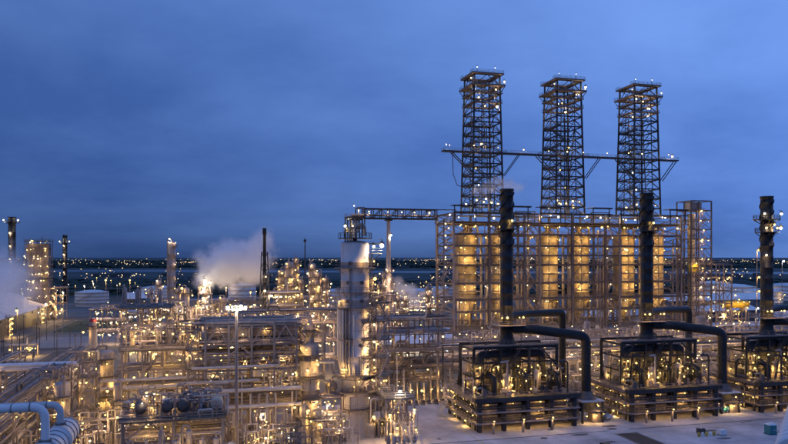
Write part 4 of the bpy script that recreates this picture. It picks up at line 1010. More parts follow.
vs3 = thing('valve_station', 'pipe tangle between wide rack and exchanger deck', 'pipework', (-9, 152, 0)); clutter(vs3, -21, -2.5, 142.5, 162.5, 0, 60, 9.5, 73, 16, .65)
vs4 = thing('valve_station', 'pipe tangle around the foot of the slim platform columns', 'pipework', (-27, 150, 0)); clutter(vs4, -33, -22.5, 136, 163, 0, 46, 8, 74, 12, .65)
vs5 = thing('valve_station', 'pipe tangle between reactor foot and big column', 'pipework', (26, 146, 0)); clutter(vs5, 22.8, 28, 141, 149, 0, 22, 6.5, 75, 5)
vs6 = thing('valve_station', 'pipe tangle beside the big column on the dark rack side', 'pipework', (40, 162, 0)); clutter(vs6, 36.6, 43.4, 152, 178, 0, 40, 9, 76, 8, .65)
clutter(ex, -14.5, 1.8, 128.4, 140, 11.1, 34, 4.2, 77, 6); clutter(rc, -19, -2.4, 165.5, 177, 18.85, 30, 5.2, 78, 6, .65)
clutter(mr_, -1, 17.6, 150, 157, 21.7, 16, 3.2, 79, 3); clutter(mr_, -1, 17.6, 149.8, 156, 11.3, 20, 3.6, 80, 4); clutter(mr_, -1, 17.6, 149.8, 156, 0, 26, 6.5, 81, 5); clutter(mr_, -1, 17.6, 149.8, 154, 16.2, 16, 2.4, 82, 3)
scaffold('stair scaffold against the slim platform column', -27.6, -24.6, 160.5, 164.5, lin(3.4, 17, 4), 'galv', 83, 5)
scaffold('stair scaffold between edge rack and domed column', -34.4, -31.4, 158, 163, lin(3.4, 14, 3), 'galv', 84, 4)
scaffold('tall stair scaffold between the two process racks', -1.2 - 3.6, -1.2 - 1.4, 151, 156, lin(4, 24, 5), 'galv', 85, 5)
scaffold('stair scaffold beside the big round column', 36.4, 39.4, 151.5, 156, lin(4.2, 29.4, 6), 'steel', 86, 6)
scaffold('stair scaffold between reactor and many-levelled rack end', 18.9, 20.1, 157, 162, lin(4, 24, 5), 'galv', 87, 4)
# slim columns of the near unit
vcol('platform_column', 'slim round column with three gold-lit half-ring platforms at the wide rack end', 'column', *W(107, 158), 1.5, 18.5, 'clad', (16.6, 12.6, 8.0, 4.6), 3, ls=.85, bands=4)
vcol('domed_column', 'stout domed column with a lit platform behind the banded drum', 'column', *W(62, 142), 1.55, 14.2, 'clad', (11.2, 6.6), 3, ls=.9, bands=2)
vcol('platform_column', 'short slim column beside the exchanger deck', 'column', *W(118, 146), .9, 13, 'clad', (9.5,), 3, ls=.7)
# rack running away along the plant edge
rl = rack('edge_rack', 'long low pipe rack running away beside the domed column', 'pipe rack', -42.5, -35.5, 14, 104, 232, [4.2, 7.6, 11.4], 'y', 7, 'galv', 2, 22, ('gold', 'gold', 'warm'), True, .14, .42, .8)
rail_mb(MB(), [(-35.3, 104, 11.6), (-35.3, 232, 11.6)], post=3).build('handrail', 'galv', rl)
r5 = rack('edge_rack', 'second long pipe rack beyond the low edge rack', 'pipe rack', -62, -54, 11, 130, 236, [4.0, 7.0, 10.0], 'y', 6, 'steel', 6, 14, ('gold', 'warm'), False, .14, .4, .8)
# pale blue line crossing with its drop leg
cl = thing('crossover_pipe', 'thick pale blue pipe crossing above the edge racks and turning down', 'pipe', (-60, 196, 0))
cx1 = GX(82, 196)
pipe(cl, [(-140, 196, 11.9), (cx1, 196, 11.9), (cx1, 196, 1)], .62, 'bluewhite', 1.6)
pipe(cl, [(-140, 198, 10.6), (cx1 - 3, 198, 10.6), (cx1 - 3, 198, 1)], .5, 'bluewhite', 1.6)
for x in lin(-135, cx1 - 6, 7):
    if -43.5 < x < -34.5 or -63 < x < -53: continue
    bar(cl, 'support', (x, 197, 0), (x, 197, 9.9), .4, 'steel'); bar(cl, 'crosshead', (x, 194.8, 10.0), (x, 199.2, 10.0), .35, 'steel')

# floodlight mast
mx_, my_ = W(236.5, 134)
ms = thing('floodlight_mast', 'tall slender floodlight mast with a bright cluster of lamps on top', 'light mast', (mx_, my_, 0))
MB().lathe((mx_, my_, 0), [(.36, 0), (.34, 12), (.22, 30)], 10).build('pole', 'galv', ms)
MB().box(mx_ - 2, mx_ + 2, my_ - .15, my_ + .15, 29.6, 29.9).build('crossarm', 'galv', ms)
for k in (-1.7, -.85, 0, .85, 1.7):
    lamp(ms, (mx_ + k, my_ - .35, 30.1 + .2 * (abs(k) < 1)), 'white_l', 1.0)
    if k in (-.85, .85): lamp(ms, (mx_ + k * .8, my_ + .5, 29.6), 'warm', .7)

# ---------------------------------------------------------------- skid and stairs in front of the column
sk = thing('cooler_skid', 'low steel skid with handrailed deck and sloping stairs beside the big column', 'skid', (40, 146, 0))
frame(sk, [36.6, 39.8, 43.0], [143.4, 149.5], [4.2, 9.0], .35, .3, 'galv', brace=[('x', 0, 0, 1, 'x'), ('y', 0, 2, 0, '/')])
deck(sk, 36.3, 43.3, 143.1, 149.8, 9.35, 'grate', True, 'pipe_pale'); deck(sk, 36.3, 43.3, 143.1, 149.8, 4.5, 'grate', True, 'galv')
stair(sk, (41.4, 134.6, .1), (41.4, 143.0, 4.5), 2.2, 'pipe_pale', 'stair'); stair(sk, (38.6, 135.6, .1), (38.6, 143.0, 4.5), 1.6, 'pipe_pale', 'stair')
for k in range(8):
    x = 36.6 + k * .85; pipe(sk, [(x, 142.4, .2), (x, 142.4, rng.uniform(2, 4)), (x + .5, 144, 5.6)], rng.uniform(.1, .22), rng.choice(('pipe', 'pipe_pale', 'clad')))
for p in ((39.6, 142.8, 10.8), (42.9, 142.9, 6.6), (37.4, 142.8, 5.8), (40.4, 141.6, 2.6), (37, 141, 2.2), (38.4, 140.6, 3.4), (42.4, 140, 3.0)): lamp(sk, p, 'gold' if p[2] < 10 else 'white_l', .75)
for k in range(6): MB().lathe((36.4 + k * 1.1, 140.4 - (k % 2) * .8, 0), [(.4, .3), (.5, .5), (.5, 1.8), (.3, 2.1), (.05, 2.2)], 10).build('canister', 'clad', sk)

# ---------------------------------------------------------------- racks between the yard and the drums
ra = rack('dark_rack', 'dark open pipe rack between the big column and the first heater', 'pipe rack', 44.5, 66.0, 5, 182, 200, [5.2, 9.2, 13.2, 18.4, 22.4], 'x', 10, 'steel', 3, 12, ('gold', 'warm'), True, .12, .36, .75, nrow=2)
for z_ in (5.6, 9.6, 13.6, 18.8): deck(ra, 45, 65.6, 184.5, 199.5, z_, 'steel', False)  # added floors keep light out so the lower levels go dark
for z in (13.9,): MB().box(43.5, 68, 180.4, 181.4, z, z + .9).build('cable_tray', 'galv', ra)
for x in lin(45.5, 65, 10): spipe(ra, (x, 181.4 - rng.uniform(0, .6), .3), (x, 181.3, rng.choice((5, 9, 13))), rng.uniform(.15, .32), rng.choice(('pipe_pale', 'pipe', 'clad')))
for k in range(14): pump(44 + k * 1.9, 177.5 + rng.uniform(-.6, .6), R(90))
lz = thing('pump_lights', 'row of short gold lamp posts along the pump line', 'lamp posts', (55, 176, 0)) if False else None
for k in range(8): lamp(ra, (44.6 + k * 2.9, 180.0, 2.6 + rng.uniform(-.4, .8)), 'gold', .7)
hb = rack('heater_rack', 'long pipe rack behind the three heaters', 'pipe rack', 68, 212, 18, 196, 212, [4.8, 8.6, 12.4], 'x', 10, 'galv', 8, 70, ('gold', 'gold', 'warm'), True, .14, .45, .85, nrow=1)
hc = rack('drum_foot_rack', 'long pipe rack along the foot of the drum frame', 'pipe rack', 84, 214, 14, 240, 252, [5, 9.5], 'x', 6, 'galv', 10, 46, ('gold', 'warm', 'warm'), True, .14, .45, .9)
for k in range(7):
    x = 76 + k * 20 + rng.uniform(-3, 3)
    vcol('feed_drum', 'upright pale drum behind the heater rack', 'vessel', x, 222 + rng.uniform(-3, 3), rng.uniform(1.1, 1.8), rng.uniform(11, 19), 'clad', (8.5,), 2, 'upright drums behind the heater rack', ls=.9)
for k in range(8): hdrum('feed_tank', 'pale horizontal drum behind the heater rack', 'drum', 84 + k * 17 + rng.uniform(-2, 2), 228 + rng.uniform(-2, 2), 5.5, 1.7, 8, 'x', 'clad', 'horizontal drums behind the heater rack', 0)
fr = rack('goal_post_rack', 'row of white pipe portals in front of the heater rack', 'pipe rack', 90, 196, 12, 186, 191, [8.0, 11.6], 'x', 3, 'pipe_pale', 15, 40, ('gold', 'gold', 'warm'), False, .16, .3, .7, cw_=.42)
clutter(fr, 88, 198, 176, 190, 0, 110, 10, 90, 34, .7, 5, (.15, .4)); clutter(hb, 70, 210, 196, 210, 12.6, 60, 4.5, 91, 20, .7, 5); clutter(hc, 86, 212, 228, 239, 0, 90, 13, 92, 30, .8, 5, (.2, .5))
for k in range(3):
    x0_ = 86.5 + k * 39; 
    for j in range(3): pump(x0_ + 2.2 * j, 172 + j, R(90))
# long building with pale roof behind the dark rack
def shed(name, label, x0, x1, y0, y1, eave, ridge, wall='farwall', roof='bluewhite', axis='x', group=None, bays=0):
    t = thing(name, label, 'building', ((x0+x1)/2, (y0+y1)/2, 0), group)
    MB().box(x0, x1, y0, y1, 0, eave).build('wall', wall, t)
    o = .6
    if axis == 'x':
        ym = (y0 + y1)/2; v = [(x0-o,y0-o,eave),(x1+o,y0-o,eave),(x1+o,ym,ridge),(x0-o,ym,ridge),(x0-o,y1+o,eave),(x1+o,y1+o,eave)]
        b = MB().add(v, [(0,1,2,3),(3,2,5,4),(0,3,4),(1,5,2),(0,4,5,1)])
    else:
        xm = (x0 + x1)/2; v = [(x1+o,y0-o,eave),(x1+o,y1+o,eave),(xm,y1+o,ridge),(xm,y0-o,ridge),(x0-o,y0-o,eave),(x0-o,y1+o,eave)]
        b = MB().add(v, [(0,1,2,3),(3,2,5,4),(0,3,4),(1,5,2),(0,4,5,1)])
    for vtx in range(len(b.v)): b.v[vtx] = (b.v[vtx][0], b.v[vtx][1], b.v[vtx][2] + .02)
    b.build('roof', roof, t)
    for k in range(bays):
        if axis == 'x':
            xx = x0 + (x1 - x0) * (k + .5)/bays; MB().box(xx - 1.6, xx + 1.6, y0 - .08, y0 - .003, .1, 3.6).build('door', 'dsteel', t); MB().box(xx - 1.6, xx + 1.6, y0 - .07, y0 - .003, eave - 1.8, eave - .7).build('window', 'glass', t)
        else:
            yy = y0 + (y1 - y0) * (k + .5)/bays; MB().box(x1 + .003, x1 + .08, yy - 1.6, yy + 1.6, .1, 3.6).build('door', 'dsteel', t); MB().box(x1 + .003, x1 + .07, yy - 1.6, yy + 1.6, eave - 1.8, eave - .7).build('window', 'glass', t)
    return t
s1 = shed('substation', 'long blue-roofed building behind the dark pipe rack', GX(380, 235), GX(446, 235), 226, 240, 9.5, 14.5, bays=6)
for k in range(7): lamp(s1, (GX(384 + 9.5 * k, 232), 225.5, 8.2), 'cold' if k > 4 else 'white_l', 1.1)

# ================================================================ MID AND FAR PLANT
# brown frame unit with horizontal drums (beyond the wide rack)
u1 = rack('process_unit', 'square steel process frame with lamps beyond the wide rack', 'steel frame', GX(121, 212), GX(170, 212), 3, 212, 226, [7, 13, 19, 25], 'x', 6, 'galv', 21, 22, ('gold', 'warm', 'gold'), True, .15, .4, .95, decks=(25.3,), nrow=2)
for k in range(4): vcol('stripper', 'slim upright drum on the square process frame', 'vessel', GX(124 + 12 * k, 216), 216 + rng.uniform(0, 5), .7, 25.4 + rng.uniform(2, 6), 'clad', (), .6, 'slim drums on the square process frame', z0=25.3, lad=False, ls=.8)
u2 = rack('process_unit', 'lower steel process frame between square frame and many-levelled rack', 'steel frame', GX(176, 205), GX(232, 205), 4, 205, 220, [6, 11, 16.5], 'x', 7, 'galv', 22, 26, ('gold', 'warm'), True, .15, .4, .9, decks=(16.8,))
u3 = rack('process_unit', 'wide process frame crowded with lamps behind the many-levelled rack', 'steel frame', GX(240, 222), GX(338, 222), 6, 222, 238, [6, 12, 18, 22], 'x', 7, 'galv', 23, 44, ('gold', 'warm', 'warm'), True, .15, .4, .95, nrow=2)
u4 = rack('process_unit', 'process frame of lit decks past the truss bridge pylon', 'steel frame', GX(372, 262), GX(404, 262), 2, 256, 268, [6, 12, 18], 'x', 5, 'steel', 24, 16, ('gold', 'warm'), True, .15, .4, .95)
# cone-shaped tower covered in lamps
tx, ty = W(205, 290)
cn = thing('lit_tower', 'tapering steel tower covered with bright warm lamps, steam leaving its top', 'tower', (tx, ty, 0))
zz = lin(0, 28.5, 7); hwf = lambda z: 6.6 - 4.9 * z / 28.5
sg = [(-1,-1),(1,-1),(1,1),(-1,1)]
for s in sg: bar(cn, 'leg', (tx + s[0]*hwf(0), ty + s[1]*hwf(0), 0), (tx + s[0]*hwf(28.5), ty + s[1]*hwf(28.5), 28.5), .5, 'galv')
for i, z in enumerate(zz[1:], 1):
    h = hwf(z); deck(cn, tx - h - .8, tx + h + .8, ty - h - .8, ty + h + .8, z, 'grate')
    for j in range(4):
        a = sg[j]; b_ = sg[(j+1) % 4]; q = hwf(zz[i-1])
        bar(cn, 'brace', (tx + a[0]*q, ty + a[1]*q, zz[i-1]), (tx + b_[0]*h, ty + b_[1]*h, z), .28, 'galv', 'bar')
    for k in range(9 - i // 2): lamp(cn, (tx + rng.uniform(-h - .8, h + .8), ty - h - rng.uniform(.8, 1.4), z - rng.uniform(.6, 3.4)), rng.choice(('warm', 'gold', 'white_l')), rng.uniform(.8, 1.3))
MB().lathe((tx, ty, 0), [(1.5, 0), (1.5, 27), (.8, 29), (.8, 30.5)], 14).build('vent_column', 'clad', cn)
lamp(cn, (tx, ty - 2.6, 30), 'white_l', 1.6, boost=4); lamp(cn, (tx + 2.2, ty - 2, 29.2), 'white_l', 1.3, boost=4)

# far stacks, columns and flare
def stack_far(label, px, d, ptop, r, lamps_z, group=None):
    x, y = W(px, d); zt = ZP(ptop, x, y)
    t = thing('chimney_stack', label, 'chimney', (x, y, 0), group)
    pr = [(r * 1.25, 0), (r, zt * .35)]
    for z in lin(zt * .4, zt - 3, 5): pr += [(r, z), (r * 1.05, z + .05), (r * 1.05, z + .4), (r, z + .45)]
    pr += [(r, zt - .8), (r * 1.12, zt - .7), (r * 1.12, zt), (r * .7, zt), (r * .7, zt - 2)]
    MB().lathe((x, y, 0), pr, 18).build('shaft', 'black', t)
    for z in lamps_z: ring(t, (x, y), r, r + 2.4, z, m='dsteel', rm='dsteel')
    for z in lamps_z:
        for s in (-1, 1): lamp(t, (x + s * (r + 2), y - r - .6, z + 1.2), 'white_l', 1.5)
    for k in range(4): lamp(t, (x - .6, y - r - .6, zt * (.45 + .13 * k)), 'warm', 1.2)
    return t
stack_far('thick black chimney with lit ring beside the lamp-covered block', 12, 450, 217, 2.3, (63,))
stack_far('thinner black chimney with lit ring farther out than the lamp-covered block', 65, 600, 235, 1.9, (52.5,))
x, y = W(37, 430)
bl = rack('lit_block', 'stepped steel block covered in small warm lamps between two black chimneys', 'steel frame', x - 7, x + 6.5, 3, y, y + 12, lin(5, 50, 9), 'x', 3, 'steel', 31, 0, brace=True, decks=(27, 50.3))
MB().box(x - 6.4, x + 5.9, y + 2.2, y + 11, 0, 48.5).build('clad_core', 'pipe_dark', bl)
for k in range(70):
    z = rng.choice(lin(5, 50, 9)); lamp(bl, (x + rng.uniform(-7.2, 6.8), y - rng.uniform(.4, 1.4), z + rng.uniform(-1.2, .6)), rng.choice(('warm', 'gold')), rng.uniform(.7, 1.2), boost=.3)
bl2 = rack('lit_block', 'lower lamp-covered annex against the tall stepped block', 'steel frame', x + 7.2, x + 15, 2, y, y + 12, lin(5, 20, 3), 'x', 3, 'steel', 32, 0, brace=True)
for k in range(22): lamp(bl2, (x + rng.uniform(7.4, 15), y - rng.uniform(.4, 1.4), rng.uniform(4, 30) if k % 3 == 0 else rng.uniform(3, 20)), rng.choice(('warm', 'gold')), rng.uniform(.7, 1.1))
x, y = W(171.5, 380)
gc = vcol('splitter_column', 'lone tall grey column with side platforms in the far plant', 'column', x, y, 2.25, 48.5, 'clad', (46, 40, 34, 26), 4, lamps='warm', ls=1.0, lampn=1, pa=(-80, 40), bands=6)
lamp(gc, (x - 1, y - 2, 50), 'white_l', 1.6)
x, y = W(264.5, 278)
fl = thing('flare_stack', 'thin black flare stack braced by a lattice frame', 'flare', (x, y, 0))
MB().lathe((x, y, 0), [(.75, 0), (.7, 40), (.6, 49), (.8, 49.2), (.8, 51.8), (.6, 51.8)], 12).build('flare_tip', 'black', fl)
for s in sg: bar(fl, 'leg', (x + s[0]*2.6, y + s[1]*2.6, 0), (x + s[0]*1.2, y + s[1]*1.2, 42), .25, 'dsteel')
for i in range(7):
    z0_, z1_ = i*6, i*6 + 6; h0, h1 = 2.6 - .2*i, 2.4 - .2*i
    for j in range(4):
        a, b_ = sg[j], sg[(j+1) % 4]
        bar(fl, 'brace', (x + a[0]*h0, y + a[1]*h0, z0_), (x + b_[0]*h1, y + b_[1]*h1, z1_), .25, 'dsteel', 'bar'); bar(fl, 'beam', (x + a[0]*h1, y + a[1]*h1, z1_), (x + b_[0]*h1, y + b_[1]*h1, z1_), .25, 'dsteel', 'bar')
for k in range(9): lamp(fl, (x + rng.uniform(-2, 3), y - 3, rng.uniform(4, 34)), 'warm', 1.0)
x, y = W(305, 420)
am = thing('antenna_mast', 'thin dark mast rising above the lit far columns', 'mast', (x, y, 0))
MB().lathe((x, y, 0), [(.6, 0), (.35, 46), (.1, 52)], 8).build('pole', 'dsteel', am); MB().lathe((x, y, 0), [(.4, 49), (.9, 49.5), (.9, 50.5), (.3, 51)], 8).build('mast_head', 'dsteel', am)

# groups of lit columns in the far plant
rf = random.Random(17)
def farcol(px, d, r, ztop, label, group=None, n=4, lc='warm', m='clad'):
    x, y = W(px, d)
    return vcol('far_column', label, 'column', x, y, r, ztop, m, lin(ztop * .35, ztop * .92, n), 3, group, lc, ls=1.0, lampn=2, seg=14, lad=False, boost=.35)
for px, d, r, z in ((281, 330, 1.6, 34), (289, 318, 2.0, 38), (296, 335, 1.5, 40), (301, 312, 1.2, 30), (312, 345, 1.9, 37), (318, 330, 1.5, 33), (326, 340, 1.4, 30)):
    farcol(px, d, r, z, 'slender lamp-ringed column in the far cluster behind the reactor', 'lamp-ringed columns behind the reactor', 5, rf.choice(('warm', 'gold')))
for px, d, r, z in ((150, 300, 1.3, 26), (158, 330, 1.2, 29), (178, 350, 1.4, 24), (186, 270, 1.3, 28), (216, 300, 1.2, 20), (224, 270, 1.4, 24)):
    farcol(px, d, r, z, 'slender column near the tapering lamp-covered tower', 'columns near the lamp-covered tower', 3, rf.choice(('warm', 'gold')))
for px, d, r, z in ((380, 330, 1.5, 27), (384.5, 315, 1.2, 33), (392, 318, 1.3, 31), (397, 335, 1.6, 24), (405, 360, 1.4, 22), (428, 380, 1.5, 24)):
    farcol(px, d, r, z, 'lit column behind the truss bridge pylon', 'columns behind the bridge pylon', 4, rf.choice(('warm', 'gold')))
# far process frames full of lamps
spec = [(268, 300, 30, 300, [6, 12, 18, 24]), (300, 360, 46, 360, [6, 12, 18]), (340, 380, 30, 400, [6, 13, 20]), (400, 440, 60, 430, [6, 12]), (180, 232, 40, 380, [6, 12, 16]), (90, 128, 30, 330, [6, 11, 16]), (225, 262, 30, 330, [6, 12, 18]), (128, 158, 26, 292, [6, 12, 17]), (232, 290, 30, 460, [6, 12])]
for k, (p0, p1, nl, yy, zs_) in enumerate(spec):
    rack('far_unit', ('lit process frame below the slender lamp-ringed columns', 'broad lit process frame beyond the reactor', 'lit process frame behind the big round column', 'long low lit frame beyond the truss bridge', 'lit frame behind the tapering lamp-covered tower', 'lit frame beside the short red-topped chimney', 'lit frame at the foot of the flare stack', 'lit frame with pale pipes behind the square process frame', 'low lit frame in front of the white storage tank')[k],
         'steel frame', GX(p0, yy), GX(p1, yy), max(2, int((p1 - p0) / 12)), yy, yy + 14, zs_, 'x', 5, 'steel', 40 + k, nl, ('gold', 'warm', 'warm', 'white_l'), True, .2, .5, 1.1, boost=.4)
# lower plant between the tapering tower and the process frames
for k, (p0, p1, yy, zs_, nl) in enumerate(((178, 206, 244, [6, 12, 18], 30), (208, 238, 252, [6, 11, 15], 26), (148, 176, 246, [6, 12, 20], 20))):
    tq = rack('process_unit', ('steel frame thick with lamps at the foot of the tapering tower', 'low steel frame thick with lamps beside the tapering tower foot', 'three-storey steel frame beyond the square process frame')[k], 'steel frame', GX(p0, yy), GX(p1, yy), 3, yy, yy + 12, zs_, 'x', 6, 'steel', 60 + k, nl, ('gold', 'warm', 'gold'), True, .15, .4, 1.0, boost=.6)
    clutter(tq, GX(p0, yy), GX(p1, yy), yy, yy + 11, zs_[-1] + .3, 16, 5, 61 + k, 5, .9, 3, (.15, .35))
# storage tanks
def tank(label, px, d, w, h, m='white', group=None):
    x, y = W(px, d); r = w / 2
    t = thing('storage_tank', label, 'tank', (x, y, 0), group)
    pr = [(r, 0)]
    for z in lin(0, h, 4)[1:-1]: pr += [(r, z), (r + .08, z + .02), (r + .08, z + .2), (r, z + .22)]
    pr += [(r, h), (r + .15, h + .02), (r + .15, h + .3)]
    MB().lathe((x, y, 0), pr, 36).build('shell', m, t)
    MB().lathe((x, y, 0), [(r + .2, h + .31), (r * .5, h + r * .12), (.02, h + r * .16)], 36).build('roof', 'bluewhite', t)
    rail_mb(MB(), [(x + r*math.cos(a*.35), y + r*math.sin(a*.35), h + .32) for a in range(18)], True, post=6).build('handrail', 'galv', t)
    b = MB()                                                    # spiral stair
    for i in range(24):
        a = R(190 + 4 * i); b.bar((x + r*math.cos(a), y + r*math.sin(a), h * i / 24 + .2), (x + (r+1)*math.cos(a), y + (r+1)*math.sin(a), h * i / 24 + .2), .7, .12)
    b.build('spiral_stair', 'galv', t)
    return t
tank('white storage tank with shallow cone roof behind the steam cloud', 242, 600, 24, 15)
tank('low white storage tank beyond the grey lone column', 158, 640, 30, 11)
tank('pale storage tank behind the lit far frames', 336, 560, 26, 12, 'bluewhite')
for k, (px, d, w, h) in enumerate(((735, 620, 34, 13), (762, 560, 30, 12), (786, 640, 34, 13), (712, 700, 34, 13))):
    tank('white storage tank in the row past the lift tower', px, d, w, h, 'white', 'tanks past the lift tower')
for k, (px, d, w, h) in enumerate(((402, 520, 26, 12), (420, 560, 30, 12), (440, 600, 30, 12))):
    tank('pale storage tank in the row beyond the truss bridge', px, d, w, h, 'bluewhite', 'tanks beyond the truss bridge')
tank('pale blue storage tank beside the two tall sodium lamps', 92, 560, 26, 11, 'bluewhite')
# sheds
sh = shed('long_shed', 'long dark shed with pale ridged roof behind the two stair ladders', -150, -100, 350, 490, 9.2, 17, 'dsteel', 'bluewhite', 'y', bays=9)
shed('flat_shed', 'low pale-roofed shed beyond the crossing pale blue pipe', -150, -66, 216, 234, 6, 8.4, bays=10)
shed('flat_shed', 'pale-roofed shed between the sodium lamps and the grey column', GX(126, 520), GX(158, 520), 520, 545, 10, 14, bays=5)
shed('flat_shed', 'long pale warehouse past the lift tower', 300, 388, 400, 425, 10, 14, bays=9)
shed('flat_shed', 'low grey workshop in front of the tank row past the lift tower', 262, 330, 352, 370, 7, 10, bays=7)
for k, (px, py0, py1) in enumerate(((10, 313, 333), (40, 306, 327))):
    x = -98.0; yv = (375, 440)[k]
    t = thing('stair_ladder', ('lamp-lined stair ladder on the dark shed wall at its closer end', 'lamp-lined stair ladder on the dark shed wall at its farther end')[k], 'ladder', (x, yv, 0))
    for dy_ in (-1.2, 1.2):
        for dx_ in (0, 2): bar(t, 'post', (x + dx_, yv + dy_, 0), (x + dx_, yv + dy_, 11), .25, 'galv')
    for i in range(4):
        deck(t, x - .1, x + 2.1, yv - 1.3, yv + 1.3, 2.6 * i + 2.4, 'grate')
        for s in (-1.5, 1.5): lamp(t, (x + 2.5, yv + s, 2.6 * i + 1.6), 'gold', 1.05)
# short chimney with red top
x, y = W(93, 252); zt = ZP(319, x, y)
rc_ = thing('short_chimney', 'short pale tapered chimney with a red cap beside the lawn', 'chimney', (x, y, 0))
MB().lathe((x, y, 0), [(1.6, 0), (1.25, zt - 1)], 18).build('shaft', 'clad', rc_); MB().lathe((x, y, 0), [(1.3, zt - 1), (1.3, zt), (.9, zt), (.9, zt - 1.5)], 18).build('cap', 'red', rc_)
ring(rc_, (x, y), 1.3, 2.4, zt - 2.6); lamp(rc_, (x - 3, y - 2, zt - 4.6), 'gold', 1.2); lamp(rc_, (x + 1.6, y - 1.4, zt + .4), 'warm', .7)
# gold yard pumps in front of the shed
yp = rack('loading_rack', 'small gold-lit loading rack on the pavement by the long shed', 'loading rack', GX(8, 300), GX(34, 300), 3, 300.5, 306, [4.5], 'x', 4, 'galv', 51, 8, ('gold',), False, .15, .3, 1.1)
# bullet tank; its sodium light is put into the yellow shell colour
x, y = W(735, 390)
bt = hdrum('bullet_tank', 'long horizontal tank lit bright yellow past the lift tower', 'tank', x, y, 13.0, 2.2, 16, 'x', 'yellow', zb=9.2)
frm = rack('tank_stand', 'steel stand carrying the yellow-lit horizontal tank', 'steel stand', x - 7, x + 7, 2, y - 2.5, y + 2.5, [4.5, 8.9], 'x', 2, 'galv', 52, 4, ('gold',), True)
for k in range(4): lamp(frm, (x - 6 + 4 * k, y - 4.5, 14.5), 'gold', 1.1)
# light poles
POLE = None
def pole(x, y, h, c, s, label, group):
    t = thing('light_pole', label, 'light pole', (x, y, 0), group)
    bar(t, 'pole', (x, y, 0), (x, y, h), .3, 'galv', 'rod'); bar(t, 'arm', (x, y, h), (x, y - 1.2, h + .3), .2, 'galv', 'bar')
    lamp(t, (x, y - 1.2, h - .1), c, s); return t
for px, py, d in ((106, 280, 420), (130, 280, 430)): x, y = W(px, d); pole(x, y, ZP(py, x, y), 'gold', 2.2, 'tall sodium light pole beside the pale blue tank', 'sodium poles by the pale blue tank')
for px, py, d in ((757, 250, 300), (757, 277, 290), (757, 291, 280)): x, y = W(px, d); pole(x, y, ZP(py, x, y), 'gold', 1.7, 'sodium light pole just behind the stack with two ring platforms', 'sodium poles behind the end stack')
x, y = W(782, 400); pole(x, y, ZP(261, x, y), 'cold', 2.2, 'tall mast with a cold white lamp past the end heater', None); 
for k in range(210):
    if k < 85: px, d = rf.uniform(0, 445), rf.uniform(270, 640)
    elif k < 160: px, d = rf.uniform(60, 445), rf.uniform(560, 980)
    else: px, d = rf.uniform(690, 800), rf.uniform(300, 680)
    x, y = W(px, d)
    if -152 < x < -98 and 345 < y < 495: continue
    pole(x, y, rf.uniform(8, 15), rf.choice(('warm', 'gold', 'gold', 'white_l')), rf.uniform(.9, 1.5), 'ordinary single-lamp light pole out in the far plant', 'light poles in the far plant')
for k in range(16):
    px, d = rf.uniform(-5, 100), rf.uniform(215, 330); x, y = W(px, d)
    if -152 < x < -60 and 212 < y < 238: continue
    t = thing('utility_pole', 'thin dark utility pole on the pavement and lawns by the short chimney', 'pole', (x, y, 0), 'thin poles by the short chimney'); h = rf.uniform(9, 16)
    bar(t, 'pole', (x, y, 0), (x, y, h), .26, 'dsteel', 'rod'); bar(t, 'crossarm', (x - 1.1, y, h - .8), (x + 1.1, y, h - .8), .16, 'dsteel', 'bar')
    if k % 3 == 0:
        for q in (-1, 0, 1): MB().lathe((x + q, y, h - .72), [(.09, 0), (.12, .1), (.05, .3)], 6).build('insulator', 'pipe_pale', t)

# ================================================================ THINGS IN THE YARD
def truck(x, y, rz, label, paint='white', pickup=True):
    t = thing('pickup_truck' if pickup else 'car', label, 'truck' if pickup else 'car', (0, 0, 0))
    def loft(secs):          # sections (x, halfwidth, zlow, zhigh)
        vs, fs = [], []
        for (X, w, a, b_) in secs: vs += [(X, -w, a), (X, w, a), (X, w*.97, (a+b_)/2+.1), (X, w*.88, b_), (X, -w*.88, b_), (X, -w*.97, (a+b_)/2+.1)]
        for i in range(len(secs) - 1):
            for j in range(6): fs.append((6*i+j, 6*i+(j+1) % 6, 6*i+6+(j+1) % 6, 6*i+6+j))
        fs += [(5,4,3,2,1,0), tuple(range(6*len(secs)-6, 6*len(secs)))]
        return vs, fs
    if pickup: body = [(-2.7,.9,.5,1.15), (-2.6,.95,.4,1.2), (1.0,.97,.4,1.2), (2.3,.95,.4,1.12), (2.65,.85,.5,.95)]; cab = [(-.7,.86,1.15,1.2), (-.45,.84,1.15,1.88), (.75,.82,1.15,1.86), (1.4,.86,1.1,1.2)]
    else: body = [(-2.2,.8,.45,.85), (-2.1,.88,.35,.95), (0,.9,.35,.98), (1.6,.88,.35,.92), (2.2,.75,.45,.7)]; cab = [(-1.8,.78,.9,.97), (-1.1,.74,.9,1.44), (.4,.74,.9,1.46), (1.2,.8,.88,.96)]
    v, f = loft(body); MB().add(v, f).build('body', paint, t)
    v, f = loft(cab); cb = MB().add(v, f).build('cabin', 'glass', t)
    zr = 1.87 if pickup else 1.45; xr = (-.4, .7) if pickup else (-1.0, .35)
    MB().box(xr[0], xr[1], -.72, .72, zr - .02, zr + .05).build('roof', paint, t)
    for sx in (-1.65, 1.65) if pickup else (-1.35, 1.4):
        for s in (-1, 1):
            w_ = MB().lathe((sx, s * .84, .38), [(.2, -.12), (.38, -.1), (.38, .1), (.2, .12)], 14, 'y').build('wheel', 'rubber', t); MB().lathe((sx, s * (.84 + .1), .38), [(.2, -.04), (.2, .04)], 10, 'y').build('rim', 'alum', w_)
    for s in (-.6, .6): MB().box(body[-1][0] - .05, body[-1][0] + .02, s - .18, s + .18, .68, .84).build('headlight', 'white', t)
    t.location = (x, y, 0.004); t.rotation_euler.z = rz
    return t
x, y = GD(602.5, 418); truck(x, y, R(100), 'white pickup truck parked between the first two heaters')
